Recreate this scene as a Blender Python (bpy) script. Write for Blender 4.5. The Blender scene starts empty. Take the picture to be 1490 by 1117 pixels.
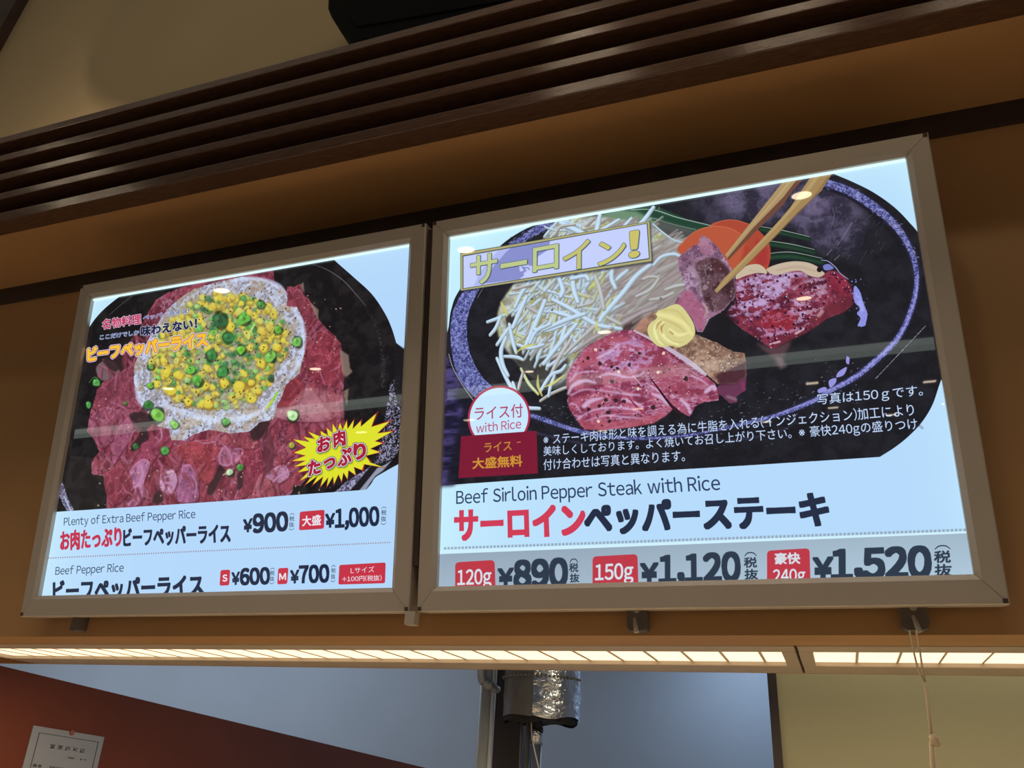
import bpy, bmesh, math, random
import numpy as np
from mathutils import Vector, Matrix

scn = bpy.context.scene
S = 0.6          # solver units -> metres
EYE = 1.6        # camera height above the floor, metres

# ---------------------------------------------------------------- camera
FPX = 1210.338
RV = np.array([0.93952095, 0.33847965, 0.05226769])      # camera right
UV_ = np.array([0.1007281, -0.41894099, 0.90240916])     # camera up
WV = np.array([-0.32734421, 0.84256749, 0.42769825])     # camera forward
cam_d = bpy.data.cameras.new('camera')
cam = bpy.data.objects.new('camera', cam_d)
scn.collection.objects.link(cam)
cam.matrix_world = Matrix(((RV[0], UV_[0], -WV[0], 0), (RV[1], UV_[1], -WV[1], 0),
                           (RV[2], UV_[2], -WV[2], EYE), (0, 0, 0, 1)))
cam_d.sensor_width = 36.0
cam_d.lens = FPX / 1490 * 36.0
cam_d.clip_start = 0.02
scn.camera = cam

# ---------------------------------------------------------------- world, exposure
world = bpy.data.worlds.new('world'); scn.world = world
world.use_nodes = True
WB = world.node_tree.nodes['Background']
WB.inputs[0].default_value = (1.0, 0.84, 0.66, 1)
WB.inputs[1].default_value = 0.19
scn.view_settings.view_transform = 'Standard'
scn.view_settings.look = 'None'
scn.view_settings.exposure = 0.0
scn.view_settings.gamma = 1.0
scn.view_settings.use_curve_mapping = False

def M3(v):
    return Vector((v[0] * S, v[1] * S, v[2] * S + EYE))

def area_light(name, loc, rot, sx, sy, power, col):
    d = bpy.data.lights.new(name, 'AREA'); d.shape = 'RECTANGLE'
    d.size = sx * S; d.size_y = sy * S; d.energy = power; d.color = col
    o = bpy.data.objects.new(name, d); scn.collection.objects.link(o)
    o.location = M3(loc); o.rotation_euler = rot
    return o
area_light('upper_wall_fill', (-1.4, 1.05, 3.6), (math.radians(75), 0, 0), 4.5, 0.2, 1.1, (1.0, 0.84, 0.60))  # unseen fill light added to brighten the beige upper wall
# cool ceiling lamps of the kitchen behind the boards, then unseen warm fills added for the right panel and hall
area_light('kitchen_lamp', (-6.0, 5.4, 1.75), (0, 0, 0), 5.2, 0.5, 28, (0.70, 0.84, 1.0))
area_light('kitchen_lamp', (-0.62, 6.2, 1.25), (0, 0, 0), 0.3, 0.6, 4.2, (0.60, 0.78, 1.0))
area_light('right_wall_fill', (0.7, 3.05, 1.5), (math.radians(18), 0, 0), 1.8, 0.2, 5.5, (1.0, 0.86, 0.62))  # unseen fill light added to brighten the olive panel
area_light('hall_fill', (-1.2, 0.1, 2.44), (math.radians(-35), 0, 0), 3.6, 0.4, 52, (1.0, 0.83, 0.64))  # unseen overhead fill added, tilted away so the boards don't mirror it
area_light('strip_lamp', (-1.6, 2.49, 0.325), (0, 0, 0), 2.9, 0.24, 9, (1.0, 0.78, 0.50))
area_light('strip_lamp', (0.75, 2.49, 0.325), (0, 0, 0), 1.4, 0.24, 3.0, (1.0, 0.78, 0.50))

def ray(px, py):
    return (px - 745) / FPX * RV + (558.5 - py) / FPX * UV_ + WV
def onY(px, py, y):
    d = ray(px, py); return d * y / d[1]
def onZ(px, py, z):
    d = ray(px, py); return d * z / d[2]
# board plane
TILT = 0.13374416; Z0 = 0.37974777; BH = 1.14863
LX0, LX1, RX0, RX1 = -2.40090, -1.03010, -1.00758, 0.36153
BN = np.array([0, -math.cos(TILT), -math.sin(TILT)])      # outward (towards the viewer)
BU = np.array([0, -math.sin(TILT), math.cos(TILT)])       # up along the board
def bpoint(x0, a, b, c):
    return np.array([x0, 2.0, Z0]) + np.array([1, 0, 0]) * a + BU * b + BN * c
RECESS = 0.02
# ================================================================ printed artwork of the two lit menu panels
# Painted procedurally: every shape is rasterised here with numpy into the print of the sheet.
RES = 1650
A0, A1, B0_, B1_ = 0.02, 1.345, 0.04, 1.12     # sheet extent on the board, partly under the frame
CW = int((A1 - A0) * RES); CH = int((B1_ - B0_) * RES)

def smooth_closed(p, n=6):
    p = np.asarray(p, float); N = len(p); out = []
    for i in range(N):
        p0, p1, p2, p3 = p[i - 1], p[i], p[(i + 1) % N], p[(i + 2) % N]
        for k in range(n):
            t = k / n
            out.append(0.5 * ((2 * p1) + (-p0 + p2) * t + (2 * p0 - 5 * p1 + 4 * p2 - p3) * t * t + (-p0 + 3 * p1 - 3 * p2 + p3) * t ** 3))
    return np.array(out)
def smooth_open(p, n=6):
    p = np.asarray(p, float)
    if len(p) < 3:
        return p
    q = np.vstack([2 * p[0] - p[1], p, 2 * p[-1] - p[-2]]); out = []
    for i in range(1, len(q) - 2):
        p0, p1, p2, p3 = q[i - 1], q[i], q[i + 1], q[i + 2]
        for k in range(n):
            t = k / n
            out.append(0.5 * ((2 * p1) + (-p0 + p2) * t + (2 * p0 - 5 * p1 + 4 * p2 - p3) * t * t + (-p0 + 3 * p1 - 3 * p2 + p3) * t ** 3))
    out.append(p[-1])
    return np.array(out)
def coverage(polys, x0, y0, w, h, sub=4):
    """anti-aliased non-zero coverage of closed polygons in the window"""
    acc = np.zeros((h * sub, w + 2), np.float64)
    ys = (np.arange(h * sub) + 0.5) / sub + y0
    for P in polys:
        P = np.asarray(P, float); Q = np.roll(P, -1, axis=0)
        for (ax, ay), (bx, by) in zip(P, Q):
            if ay == by: continue
            s = 1.0
            if ay > by: ax, ay, bx, by = bx, by, ax, ay; s = -1.0
            i0 = max(0, int(math.ceil((ay - y0) * sub - 0.5))); i1 = min(h * sub - 1, int(math.ceil((by - y0) * sub - 0.5)) - 1)
            if i1 < i0: continue
            yy = ys[i0:i1 + 1]
            xx = np.clip(ax + (bx - ax) * (yy - ay) / (by - ay) - x0, 0, w)
            ix = np.floor(xx).astype(int); fr = xx - ix; rows = np.arange(i0, i1 + 1)
            acc[rows, ix] += s * (1 - fr); acc[rows, ix + 1] += s * fr
    c = np.clip(np.abs(np.cumsum(acc, axis=1)[:, :w]), 0, 1)
    return c.reshape(h, sub, w).mean(1).astype(np.float32)
def boxblur(m, r):
    r = int(r)
    if r < 1: return m
    for _ in range(2):
        for ax in (0, 1):
            k = 2 * r + 1
            c = np.cumsum(np.pad(m, [(k, 0) if i == ax else (0, 0) for i in range(m.ndim)]), axis=ax)
            n = m.shape[ax]
            hi = np.minimum(np.arange(n) + r, n - 1) + k; lo = np.maximum(np.arange(n) - r - 1, -1) + k
            m = (np.take(c, hi, ax) - np.take(c, lo, ax)) / k
            m = m.astype(np.float32)
    return m
def dilate(m, r):
    out = m.copy(); R = int(math.ceil(r))
    H, W = m.shape
    for dy in range(-R, R + 1):
        for dx in range(-R, R + 1):
            d = math.hypot(dx, dy)
            if d == 0 or d > r + 0.5: continue
            a = min(1.0, r + 0.5 - d)
            ys0, ys1 = max(0, dy), min(H, H + dy); xs0, xs1 = max(0, dx), min(W, W + dx)
            if ys1 <= ys0 or xs1 <= xs0: continue
            np.maximum(out[ys0:ys1, xs0:xs1], m[ys0 - dy:ys1 - dy, xs0 - dx:xs1 - dx] * a, out=out[ys0:ys1, xs0:xs1])
    return out
def dilate_sq(m, r):
    for ax in (0, 1):
        o = m.copy(); R = int(math.ceil(r))
        for d in range(1, R + 1):
            a = min(1.0, r + 1 - d)
            for sg in (1, -1):
                q = np.roll(m, sg * d, ax) * a
                o = np.maximum(o, q)
        m = o
    return m
def vnoise(h, w, cell, seed, cy=None):
    cy = cy or cell
    rs = np.random.RandomState(seed)
    g = rs.rand(int(h / cy) + 3, int(w / cell) + 3).astype(np.float32)
    y = np.arange(h) / cy; x = np.arange(w) / cell
    iy = y.astype(int); ix = x.astype(int); fy = (y - iy).astype(np.float32); fx = (x - ix).astype(np.float32)
    fy = fy * fy * (3 - 2 * fy); fx = fx * fx * (3 - 2 * fx)
    r0 = g[iy][:, ix] * (1 - fx) + g[iy][:, ix + 1] * fx
    r1 = g[iy + 1][:, ix] * (1 - fx) + g[iy + 1][:, ix + 1] * fx
    return r0 * (1 - fy)[:, None] + r1 * fy[:, None]
def fbm(h, w, cell, seed, octs=4, asp=1.0):
    o = np.zeros((h, w), np.float32); a = 1.0; t = 0
    for k in range(octs):
        o += a * vnoise(h, w, max(2, cell / 2 ** k), seed + k * 7, max(2, cell * asp / 2 ** k)); t += a; a *= 0.55
    return o / t

NOI = {}
def noise(name):
    if name not in NOI:
        spec = {'big': (150, 11, 4, 1), 'mid': (46, 23, 4, 1), 'fine': (14, 37, 3, 1), 'grain': (5, 51, 2, 1),
                'streak': (70, 67, 4, 0.28), 'mid2': (60, 91, 4, 1), 'fine2': (11, 103, 3, 1), 'vst': (12, 131, 3, 5)}[name]
        NOI[name] = fbm(CH, CW, spec[0], spec[1], spec[2], spec[3])
    return NOI[name]
def sstep(a, b, x):
    t = np.clip((x - a) / (b - a), 0, 1); return t * t * (3 - 2 * t)
def C3(c): return np.array(c, np.float32) / 255.0

class Art:
    def __init__(s, x0, base):
        s.x0 = x0; s.im = np.zeros((CH, CW, 3), np.float32) + C3(base)
    def P(s, pts):
        out = []
        O = bpoint(s.x0, 0, 0, -RECESS)
        for p in pts:
            d = ray(p[0], p[1]); k = (O @ BN) / (d @ BN); q = d * k - O
            out.append(((q[0] - A0) * RES, (B1_ - q @ BU) * RES))
        return np.array(out)
    def win(s, P, pad=2):
        x0 = int(max(0, math.floor(P[:, 0].min()) - pad)); x1 = int(min(CW, math.ceil(P[:, 0].max()) + pad))
        y0 = int(max(0, math.floor(P[:, 1].min()) - pad)); y1 = int(min(CH, math.ceil(P[:, 1].max()) + pad))
        return x0, y0, x1 - x0, y1 - y0
    def blend(s, m, x0, y0, col, alpha=1.0):
        h, w = m.shape
        sl = (slice(y0, y0 + h), slice(x0, x0 + w))
        if callable(col): c = col(sl)
        else: c = C3(col)
        m = (m * alpha)[..., None]
        s.im[sl] = s.im[sl] * (1 - m) + c * m
    def fillc(s, polys, col, alpha=1.0, blur=0, grow=0, mul=None):
        P = np.vstack(polys); x0, y0, w, h = s.win(P, int(3 + 2 * blur + grow))
        if w <= 0 or h <= 0: return
        m = coverage(polys, x0, y0, w, h)
        if grow: m = dilate(m, grow)
        if blur: m = boxblur(m, blur)
        if mul is not None: m = m * mul((slice(y0, y0 + h), slice(x0, x0 + w)))
        s.blend(m, x0, y0, col, alpha)
    def poly(s, pts, col, alpha=1.0, smooth=False, blur=0, grow=0, mul=None, rough=0, seed=1):
        P = s.P(pts)
        if smooth: P = smooth_closed(P)
        if rough:
            rs = np.random.RandomState(seed); Q = []
            for i in range(len(P)):
                a, b = P[i], P[(i + 1) % len(P)]; n = max(1, int(np.linalg.norm(b - a) / 9))
                for k in range(n):
                    Q.append(a + (b - a) * k / n + rs.randn(2) * rough)
            P = np.array(Q)
        s.fillc([P], col, alpha, blur, grow, mul)
    def stroke_c(s, C, wd, col, alpha=1.0, blur=0, mul=None):
        C = np.asarray(C, float); n = len(C); wd = np.interp(np.linspace(0, 1, n), np.linspace(0, 1, len(wd)), wd)
        T = np.gradient(C, axis=0); L = np.linalg.norm(T, axis=1, keepdims=True) + 1e-9; T /= L
        N = np.stack([-T[:, 1], T[:, 0]], 1)
        l = C + N * wd[:, None] / 2; r = C - N * wd[:, None] / 2
        def cap(c, t, nn, w):
            return [c + t * math.sin(a) * w / 2 + nn * math.cos(a) * w / 2 for a in np.linspace(0, math.pi, 7)[1:-1]]
        e = cap(C[-1], T[-1], N[-1], wd[-1]); b = cap(C[0], -T[0], -N[0], wd[0])
        s.fillc([np.vstack([l, e, r[::-1], b])], col, alpha, blur, 0, mul)
    def stroke(s, pts, wd, col, alpha=1.0, blur=0, smooth=True, mul=None):
        C = s.P(pts)
        if smooth: C = smooth_open(C)
        k = 2.35
        s.stroke_c(C, [w * k for w in wd], col, alpha, blur, mul)
    # ---- lettering: ink box of the string laid on three photo points (bottom-left, bottom-right, top-left)
    def text(s, string, bl, br, tl, col, bold=0.0, outline=(), yref='ink', alpha=1.0, grad=None, shadow=None, shear=0.0, sq=False):
        polys, adv = glyph_polys(string)
        if not polys: return
        A = np.vstack(polys); xmin, xmax = A[:, 0].min(), A[:, 0].max(); ymin, ymax = A[:, 1].min(), A[:, 1].max()
        if yref != 'ink':
            R = np.vstack(glyph_polys(yref)[0]); ymin, ymax = 0.0, R[:, 1].max()
        p = s.P([bl, br, tl])
        ex = (p[1] - p[0]) / (xmax - xmin); ey = (p[2] - p[0]) / (ymax - ymin)
        if shear: ey = ey + ex * shear
        Q = [p[0] + (q[:, :1] - xmin) * ex + (q[:, 1:] - ymin) * ey for q in polys]
        grow = bold * np.linalg.norm(ex)
        mo = max([o[0] for o in outline], default=0) * 2.35
        AA = np.vstack(Q); x0, y0, w, h = s.win(AA, int(grow + mo + 8))
        if w <= 0 or h <= 0: return
        m = coverage(Q, x0, y0, w, h)
        if grow > 0.3: m = dilate_sq(m, grow * .86) if sq else dilate(m, grow)
        if shadow:
            dx, dy, sc, sa, sb = shadow
            ms = boxblur(dilate(m, 2), sb); ms = np.roll(np.roll(ms, dx, 1), dy, 0); s.blend(ms, x0, y0, sc, sa)
        for (ow, oc) in sorted(outline, key=lambda q: -q[0]):
            s.blend(dilate(m, ow * 2.35), x0, y0, oc)
        s.blend(m, x0, y0, col, alpha)

_GC = {}
def glyph1(ch):
    """outline of one character, from Blender's own interface font"""
    if ch in _GC: return _GC[ch]
    cu = bpy.data.curves.new('glyphs', 'FONT'); cu.body = ch; cu.size = 1.0
    ob = bpy.data.objects.new('glyphs', cu); scn.collection.objects.link(ob)
    bpy.context.view_layer.update()
    c2 = ob.to_curve(bpy.context.evaluated_depsgraph_get())
    polys = []
    for sp in c2.splines:
        bp = sp.bezier_points; n = len(bp); pts = []
        for i in range(n):
            a, b = bp[i], bp[(i + 1) % n]
            p0, p1, p2, p3 = [np.array(v[:2]) for v in (a.co, a.handle_right, b.handle_left, b.co)]
            st = abs((p1[0] - p0[0]) * (p3[1] - p0[1]) - (p1[1] - p0[1]) * (p3[0] - p0[0])) + abs((p2[0] - p0[0]) * (p3[1] - p0[1]) - (p2[1] - p0[1]) * (p3[0] - p0[0]))
            m = 1 if st < 1e-6 else 4
            for k in range(m):
                t = k / m; pts.append((1 - t) ** 3 * p0 + 3 * (1 - t) ** 2 * t * p1 + 3 * (1 - t) * t * t * p2 + t ** 3 * p3)
        if pts: polys.append(np.array(pts))
    ob.to_curve_clear()
    bpy.data.objects.remove(ob); bpy.data.curves.remove(cu)
    _GC[ch] = polys; return polys
def glyph_polys(string, gap=0.085):
    """a line of text; latin letters and figures come from the full-width set, closed up to their own widths"""
    out = []; x = 0.0
    for ch in string:
        if ch == ' ': x += 0.30; continue
        lat = 0x21 <= ord(ch) <= 0x7E or ch == '\u00a5'
        ps = glyph1('\uffe5' if ch == '\u00a5' else chr(ord(ch) + 0xFEE0) if lat else ch)
        if not ps: x += 1.0; continue
        if lat:
            A = np.vstack(ps); lo, hi = A[:, 0].min(), A[:, 0].max(); g = gap * (0.6 if ch in 'ft,.' else 1)
            wd = hi - lo; pad = 0.0
            if ch == '1': pad = 0.05
            for q in ps: out.append(q + [x + g / 2 + pad / 2 - lo, 0])
            x += wd + g + pad
        else:
            for q in ps: out.append(q + [x, 0])
            x += 1.0
    return out, x

def soften(art, pts, r, amt=1.0):
    P = art.P(pts); x0, y0, w, h = art.win(P, 3 * r); sl = (slice(y0, y0 + h), slice(x0, x0 + w))
    m = boxblur(coverage([P], x0, y0, w, h), r * 3)[..., None] * amt
    b = np.stack([boxblur(art.im[sl][..., k], r) for k in range(3)], -1)
    art.im[sl] = art.im[sl] * (1 - m) + b * m
def mixc(a, b, t):
    t = t[..., None]; return C3(a) * (1 - t) + C3(b) * t

def meat_tex(base, dark, fat, seed=0, fat_amt=0.5, asp='mid'):
    """marbled raw beef"""
    def f(sl):
        n = noise('mid')[sl]; n2 = noise('streak' if asp == 'streak' else 'mid2')[sl]; g = noise('fine')[sl]; gr = noise('grain')[sl]
        c = mixc(dark, base, sstep(0.3, 0.62, n))
        r = 1 - np.abs(n2 + (g - 0.5) * 0.25 - 0.5) * 9
        v = np.clip(r, 0, 1) ** 1.5 * sstep(0.35, 0.7, noise('big')[sl] + fat_amt - 0.5)
        c = c * (1 - v[..., None]) + C3(fat) * v[..., None]
        sp = sstep(0.64, 0.74, g) * 0.45
        c = c * (1 - sp[..., None]) + C3(fat) * sp[..., None]
        return c * (0.86 + 0.28 * gr[..., None])
    return f

def rnd_in(poly, n, rs):
    P = np.asarray(poly, float); x0, y0 = P.min(0); x1, y1 = P.max(0); out = []
    while len(out) < n:
        x, y = rs.uniform(x0, x1), rs.uniform(y0, y1); c = False
        for i in range(len(P)):
            ax, ay = P[i - 1]; bx, by = P[i]
            if (ay > y) != (by > y) and x < (bx - ax) * (y - ay) / (by - ay) + ax: c = not c
        if c: out.append((x, y))
    return out
def blob(art, x, y, r, col, rs, alpha=1.0, asp=1.0, ang=0.0, n=7, jit=0.25, blur=0):
    pts = []
    for k in range(n):
        a = 2 * math.pi * k / n; rr = r * (1 + jit * rs.randn() * 0.6)
        u, v = rr * math.cos(a), rr * asp * math.sin(a)
        pts.append((x + u * math.cos(ang) - v * math.sin(ang), y + u * math.sin(ang) + v * math.cos(ang)))
    art.poly(pts, col, alpha, smooth=n > 4, blur=blur)
# ---------------------------------------------------------------- right panel: sirloin steak on an iron plate
def paint_right():
    a = Art(RX0, (178, 219, 252)); rs = np.random.RandomState(5)
    # backlight unevenness of the panel: cyan-white by the lit edges
    yy, xx = np.mgrid[0:CH, 0:CW].astype(np.float32); u = xx / CW; v = yy / CH
    t = np.clip(np.exp(-u * 5) * 0.9 + np.exp(-v * 14) * 0.7 + np.exp(-(1 - u) * 26) * 0.6, 0, 1)
    a.im = mixc((182, 218, 252), (202, 244, 255), t)
    DK = (33, 33, 39)
    def dark(sl):
        n = noise('mid')[sl]; g = noise('grain')[sl]
        return mixc((30, 30, 35), (38, 38, 45), sstep(0.3, 0.75, n)) + (g - 0.5)[..., None] * 0.02
    # whole plate and dark ground
    arc1 = smooth_open([(652, 474), (655, 452), (662, 432), (673, 413), (690, 394), (712, 371), (735, 350), (760, 334), (790, 320), (830, 296)], 5).tolist()
    arc2 = smooth_open([(1195, 243), (1214, 252), (1240, 263), (1270, 278), (1300, 299), (1323, 322), (1342, 347), (1380, 420), (1388, 490), (1366, 562), (1356, 590), (1341, 614), (1322, 634), (1302, 650), (1280, 664)], 5).tolist()
    a.poly(arc1 + [(1000, 250), (1100, 225)] + arc2 + [
            (1100, 675.5), (960, 684), (800, 694.5), (636, 706), (632, 560)], dark)
    # table to the left of the plate
    def table(sl):
        n = noise('streak')[sl]
        return mixc((30, 28, 52), (84, 74, 134), sstep(0.3, 0.75, n))
    a.poly([(640, 510), (653, 517), (660, 540), (672, 562), (690, 584), (700, 610), (690, 640), (672, 660), (660, 706), (636, 708)], table, 0.9, blur=8)
    a.poly([(668, 560), (692, 586), (704, 620), (680, 640), (676, 700), (648, 704), (660, 640), (672, 600)], (28, 28, 36), 0.85, blur=10)
    # faint grey heat marks, upper right
    def haze(sl):
        n = noise('mid2')[sl]
        c = mixc((52, 48, 66), (108, 98, 130), sstep(0.35, 0.75, n))
        r = np.clip(1 - np.abs(noise('mid')[sl] - 0.5) * 28, 0, 1) * 0.35
        return c * (1 - r[..., None]) + C3((150, 140, 175)) * r[..., None]
    a.poly([(1060, 268), (1130, 258), (1200, 262), (1250, 296), (1262, 330), (1236, 372), (1190, 360), (1150, 330), (1090, 318), (1050, 300)], haze, 0.75, smooth=True, blur=22)
    a.poly([(1150, 262), (1200, 268), (1232, 292), (1222, 326), (1180, 330), (1150, 305)], haze, 0.7, smooth=True, blur=18)
    a.poly([(1010, 285), (1120, 262), (1130, 300), (1080, 330), (1020, 320)], haze, 0.45, smooth=True, blur=20)
    # iron rim
    def rim(sl):
        g = noise('fine2')[sl]; g2 = noise('grain')[sl]
        c = mixc((58, 62, 114), (140, 146, 212), sstep(0.3, 0.72, g * 0.45 + g2 * 0.55))
        return c
    a.poly([(775, 330), (800, 316), (826, 300), (800, 330), (770, 345), (750, 360), (722, 386), (705, 406), (692, 428), (683, 447), (678.5, 466), (678.5, 489), (683, 514), (692, 534), (703, 550), (722, 568),
            (738, 580), (730, 600), (694, 581), (681, 568), (669, 552), (660, 531), (655, 502), (654, 475), (658, 452), (668, 430), (690, 402), (712, 379), (740, 354)], rim)
    a.stroke([(737, 352), (712, 373), (690, 396), (672, 416), (661, 434), (655, 454)], [1.6, 1.6], (26, 28, 52))
    a.stroke([(765, 349), (735, 376), (712, 402), (694, 432)], [1.4, 1], (150, 145, 190), 0.8)
    for k in range(40):
        x = rs.uniform(740, 800); y = 352 - (x - 740) * 0.42 + rs.uniform(-9, 9)
        a.stroke([(x, y), (x + rs.uniform(2, 6), y - rs.uniform(-2, 3))], [1.2, .8], [(160, 158, 215), (40, 38, 70), (110, 108, 175)][k % 3], 0.9)
    RO = [(771, 603), (800, 613), (840, 626), (880, 634), (930, 637), (975, 635), (1021, 629), (1075, 617), (1131, 603), (1186, 581), (1207, 568), (1244, 548), (1275, 523), (1298, 501), (1314, 478), (1327, 447),
          (1333, 420), (1334, 400), (1330, 376), (1320, 352), (1307, 332), (1289, 313), (1267, 296), (1243, 281), (1218, 270), (1196, 263)]
    RW = [8, 8, 8, 7, 5, 4, 4, 5, 7, 8, 8, 9, 9, 9, 8, 8, 7, 7, 8, 9, 11, 13, 15, 16, 16, 13]
    a.stroke(RO, [w + 3 for w in RW], (54, 50, 92), 0.7, blur=4)
    a.stroke(RO, RW, rim)
    a.stroke([(p[0] + 1.2, p[1] - 1.4) for p in RO[8:18]], [2.4, 4, 2.4], (164, 158, 232), 0.75, blur=2)
    a.stroke([(1196, 272), (1230, 283), (1262, 304), (1290, 330), (1310, 355)], [5, 6, 4, 2], (30, 28, 38), 0.85, blur=2)
    for k in range(150):
        t = rs.rand(); i = 18 + t * 7; j = int(i); f = i - j; j = min(j, 24)
        x = RO[j][0] * (1 - f) + RO[j + 1][0] * f + rs.uniform(-6, 6); y = RO[j][1] * (1 - f) + RO[j + 1][1] * f + rs.uniform(-6, 7)
        a.stroke([(x, y), (x + rs.uniform(1, 5), y + rs.uniform(-1, 3))], [1.1, .7], [(150, 146, 196), (44, 40, 66), (176, 172, 214)][k % 3], 0.8)
    a.stroke([(652, 514), (658, 534), (670, 556), (688, 582), (696, 590)], [1.3, 1.6, 1.4], (170, 172, 176), 0.9)
    a.stroke([(663, 541), (676, 560), (694, 579)], [2.5, 4], (120, 122, 190), 0.8, blur=2)
    a.stroke([(720, 590), (760, 622), (800, 634), (860, 648)], [2, 3, 2], (96, 92, 150), 0.5, blur=4)
    a.stroke([(1004, 628), (1060, 640), (1130, 628), (1160, 612)], [1, 2, 1], (96, 92, 130), 0.5, blur=3)
    # splashes and oil specks over the iron
    for k in range(230):
        x = rs.uniform(1015, 1250); y = 600 - (x - 1090) * 0.28 + rs.randn() * 22
        if rs.rand() < 0.25: x = rs.uniform(790, 850); y = rs.uniform(588, 622)
        a.stroke([(x, y), (x + rs.uniform(0.6, 4), y - rs.uniform(-0.6, 1.4))], [rs.uniform(.5, 1.4), .5], [(120, 118, 170), (90, 90, 110), (170, 168, 215)][k % 3], rs.uniform(0.4, 0.9))
    for p in ([(1220, 540), (1232, 533), (1228, 544), (1217, 548)], [(1206, 553), (1216, 549), (1216, 556), (1208, 563)], [(1190, 566), (1200, 562), (1203, 567), (1192, 571)], [(1232, 518), (1236, 520), (1235, 529), (1231, 526)]):
        a.poly(p, (150, 148, 222), smooth=True)
    for k in range(46):
        t = k / 45.0; a.stroke([(1346 - t * 72, 474 + t * 76), (1347 - t * 72, 473 + t * 76)], [rs.uniform(.6, 2), .7], (190, 190, 215), 0.8)
    for k in range(34):
        x = rs.uniform(1205, 1290); y = rs.uniform(300, 375)
        a.stroke([(x, y), (x - rs.uniform(1, 6), y + rs.uniform(3, 12))], [.8, .5], (120, 116, 140), rs.uniform(.2, .6))
    a.stroke([(1240, 322), (1229, 340), (1219, 355)], [1.2, .7], (150, 148, 175), 0.6)
    a.stroke([(1211, 300), (1214, 314), (1209, 330)], [1, .7], (150, 148, 175), 0.5)
    a.stroke([(1203, 370), (1210, 362)], [1.5, 1], (150, 140, 150), 0.7); a.stroke([(1214, 377), (1222, 370)], [1.5, 1], (150, 140, 130), 0.7)

    # green beans and leaf
    def bean(pts, w):
        a.stroke(pts, [w, w * 1.1, w * .8], (27, 46, 38)); up = [(p[0], p[1] + w * 0.08) for p in pts]
        a.stroke(up, [w * .45, w * .5, w * .3], (56, 92, 66), 0.55, blur=4)
        a.stroke([(p[0], p[1] - w * 0.42) for p in pts], [1.1, 1.6, 1], (168, 188, 176), 0.85)
    bean([(1106, 332), (1140, 338), (1178, 347)], 9); bean([(1108, 352), (1150, 358), (1185, 366)], 10); bean([(1110, 374), (1150, 371), (1196, 380)], 13)
    a.poly([(868, 310), (930, 296), (958, 300), (1000, 318), (1034, 326), (1030, 336), (990, 336), (960, 332), (930, 330), (870, 330)], (42, 74, 58), smooth=False, blur=3)
    a.poly([(872, 312), (900, 304), (925, 306), (950, 318), (965, 345), (900, 345)], (128, 160, 132), 0.8, blur=7)
    a.stroke([(918, 304), (950, 304), (985, 315), (1034, 327)], [1.5, 1.8, 1.4], (176, 196, 188), 0.9)
    a.stroke([(950, 316), (975, 324), (1012, 333)], [1.2, 1.4, 1], (160, 180, 170), 0.9)
    a.stroke([(950, 310), (985, 321), (1028, 330)], [6, 8, 6], (36, 66, 52), 0.8, blur=3)
    a.poly([(955, 320), (990, 328), (1014, 338), (996, 350), (970, 352), (958, 340)], (92, 92, 92), 0.8, smooth=True, blur=6)
    a.stroke([(958, 304), (959, 299)], [1, .6], (190, 170, 160), .8)

    # bean sprouts: soft under-mass, then the stalks
    mass = [(806, 322), (830, 312), (900, 318), (955, 332), (975, 345), (1000, 352), (996, 400), (990, 440), (975, 455), (945, 463), (930, 476), (900, 482), (862, 496), (838, 520), (826, 545), (815, 556),
            (800, 560), (770, 545), (745, 520), (728, 496), (722, 470), (728, 440), (748, 410), (775, 370)]
    def under(sl):
        n = noise('mid')[sl]; n2 = noise('mid2')[sl]; g = noise('fine2')[sl]
        c = mixc((152, 150, 132), (196, 206, 208), sstep(.3, .62, n))
        y = sstep(.52, .68, n2) * 0.45
        c = c * (1 - y[..., None]) + C3((182, 186, 104)) * y[..., None]
        return c * (0.8 + 0.34 * g[..., None])
    a.poly(mass, under, smooth=True, blur=5)
    a.poly([(862, 400), (920, 380), (1000, 350), (1000, 430), (950, 466), (905, 482), (860, 500), (850, 470)], (152, 136, 136), 0.8, smooth=True, blur=20)
    a.poly([(745, 500), (800, 520), (826, 520), (815, 552), (800, 562), (770, 548), (748, 524)], (40, 38, 40), 0.8, smooth=True, blur=10)
    a.poly([(893, 470), (915, 462), (935, 458), (925, 478), (905, 482)], (66, 52, 52), 0.9, smooth=True, blur=6)
    a.poly([(742, 455), (752, 462), (750, 480), (738, 478), (735, 462)], (48, 44, 46), 0.9, blur=3)
    def sprout(pts, w, tone=0, al=1.0):
        c1, c2, c3 = [((138, 146, 142), (184, 208, 232), (204, 232, 255)), ((130, 124, 112), (178, 178, 176), (200, 208, 218)), ((142, 142, 90), (192, 200, 148), (210, 222, 186)), ((124, 110, 106), (158, 148, 150), (186, 178, 188))][tone]
        ws = [w * .8, w, w, w * .75]
        a.stroke([(p[0] + .5, p[1] + .9) for p in pts], [q + 1.5 for q in ws], c1, al)
        a.stroke(pts, ws, c2, al)
        a.stroke([(p[0] - .4, p[1] - .7) for p in pts], [q * .45 for q in ws], c3, al * .9, blur=1)
    # random filling, leaning like the heap
    bulk = [(800, 330), (840, 322), (905, 322), (950, 335), (985, 352), (985, 430), (950, 458), (900, 474), (850, 492), (820, 520), (790, 525), (755, 500), (745, 460), (760, 420), (780, 370)]
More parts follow.
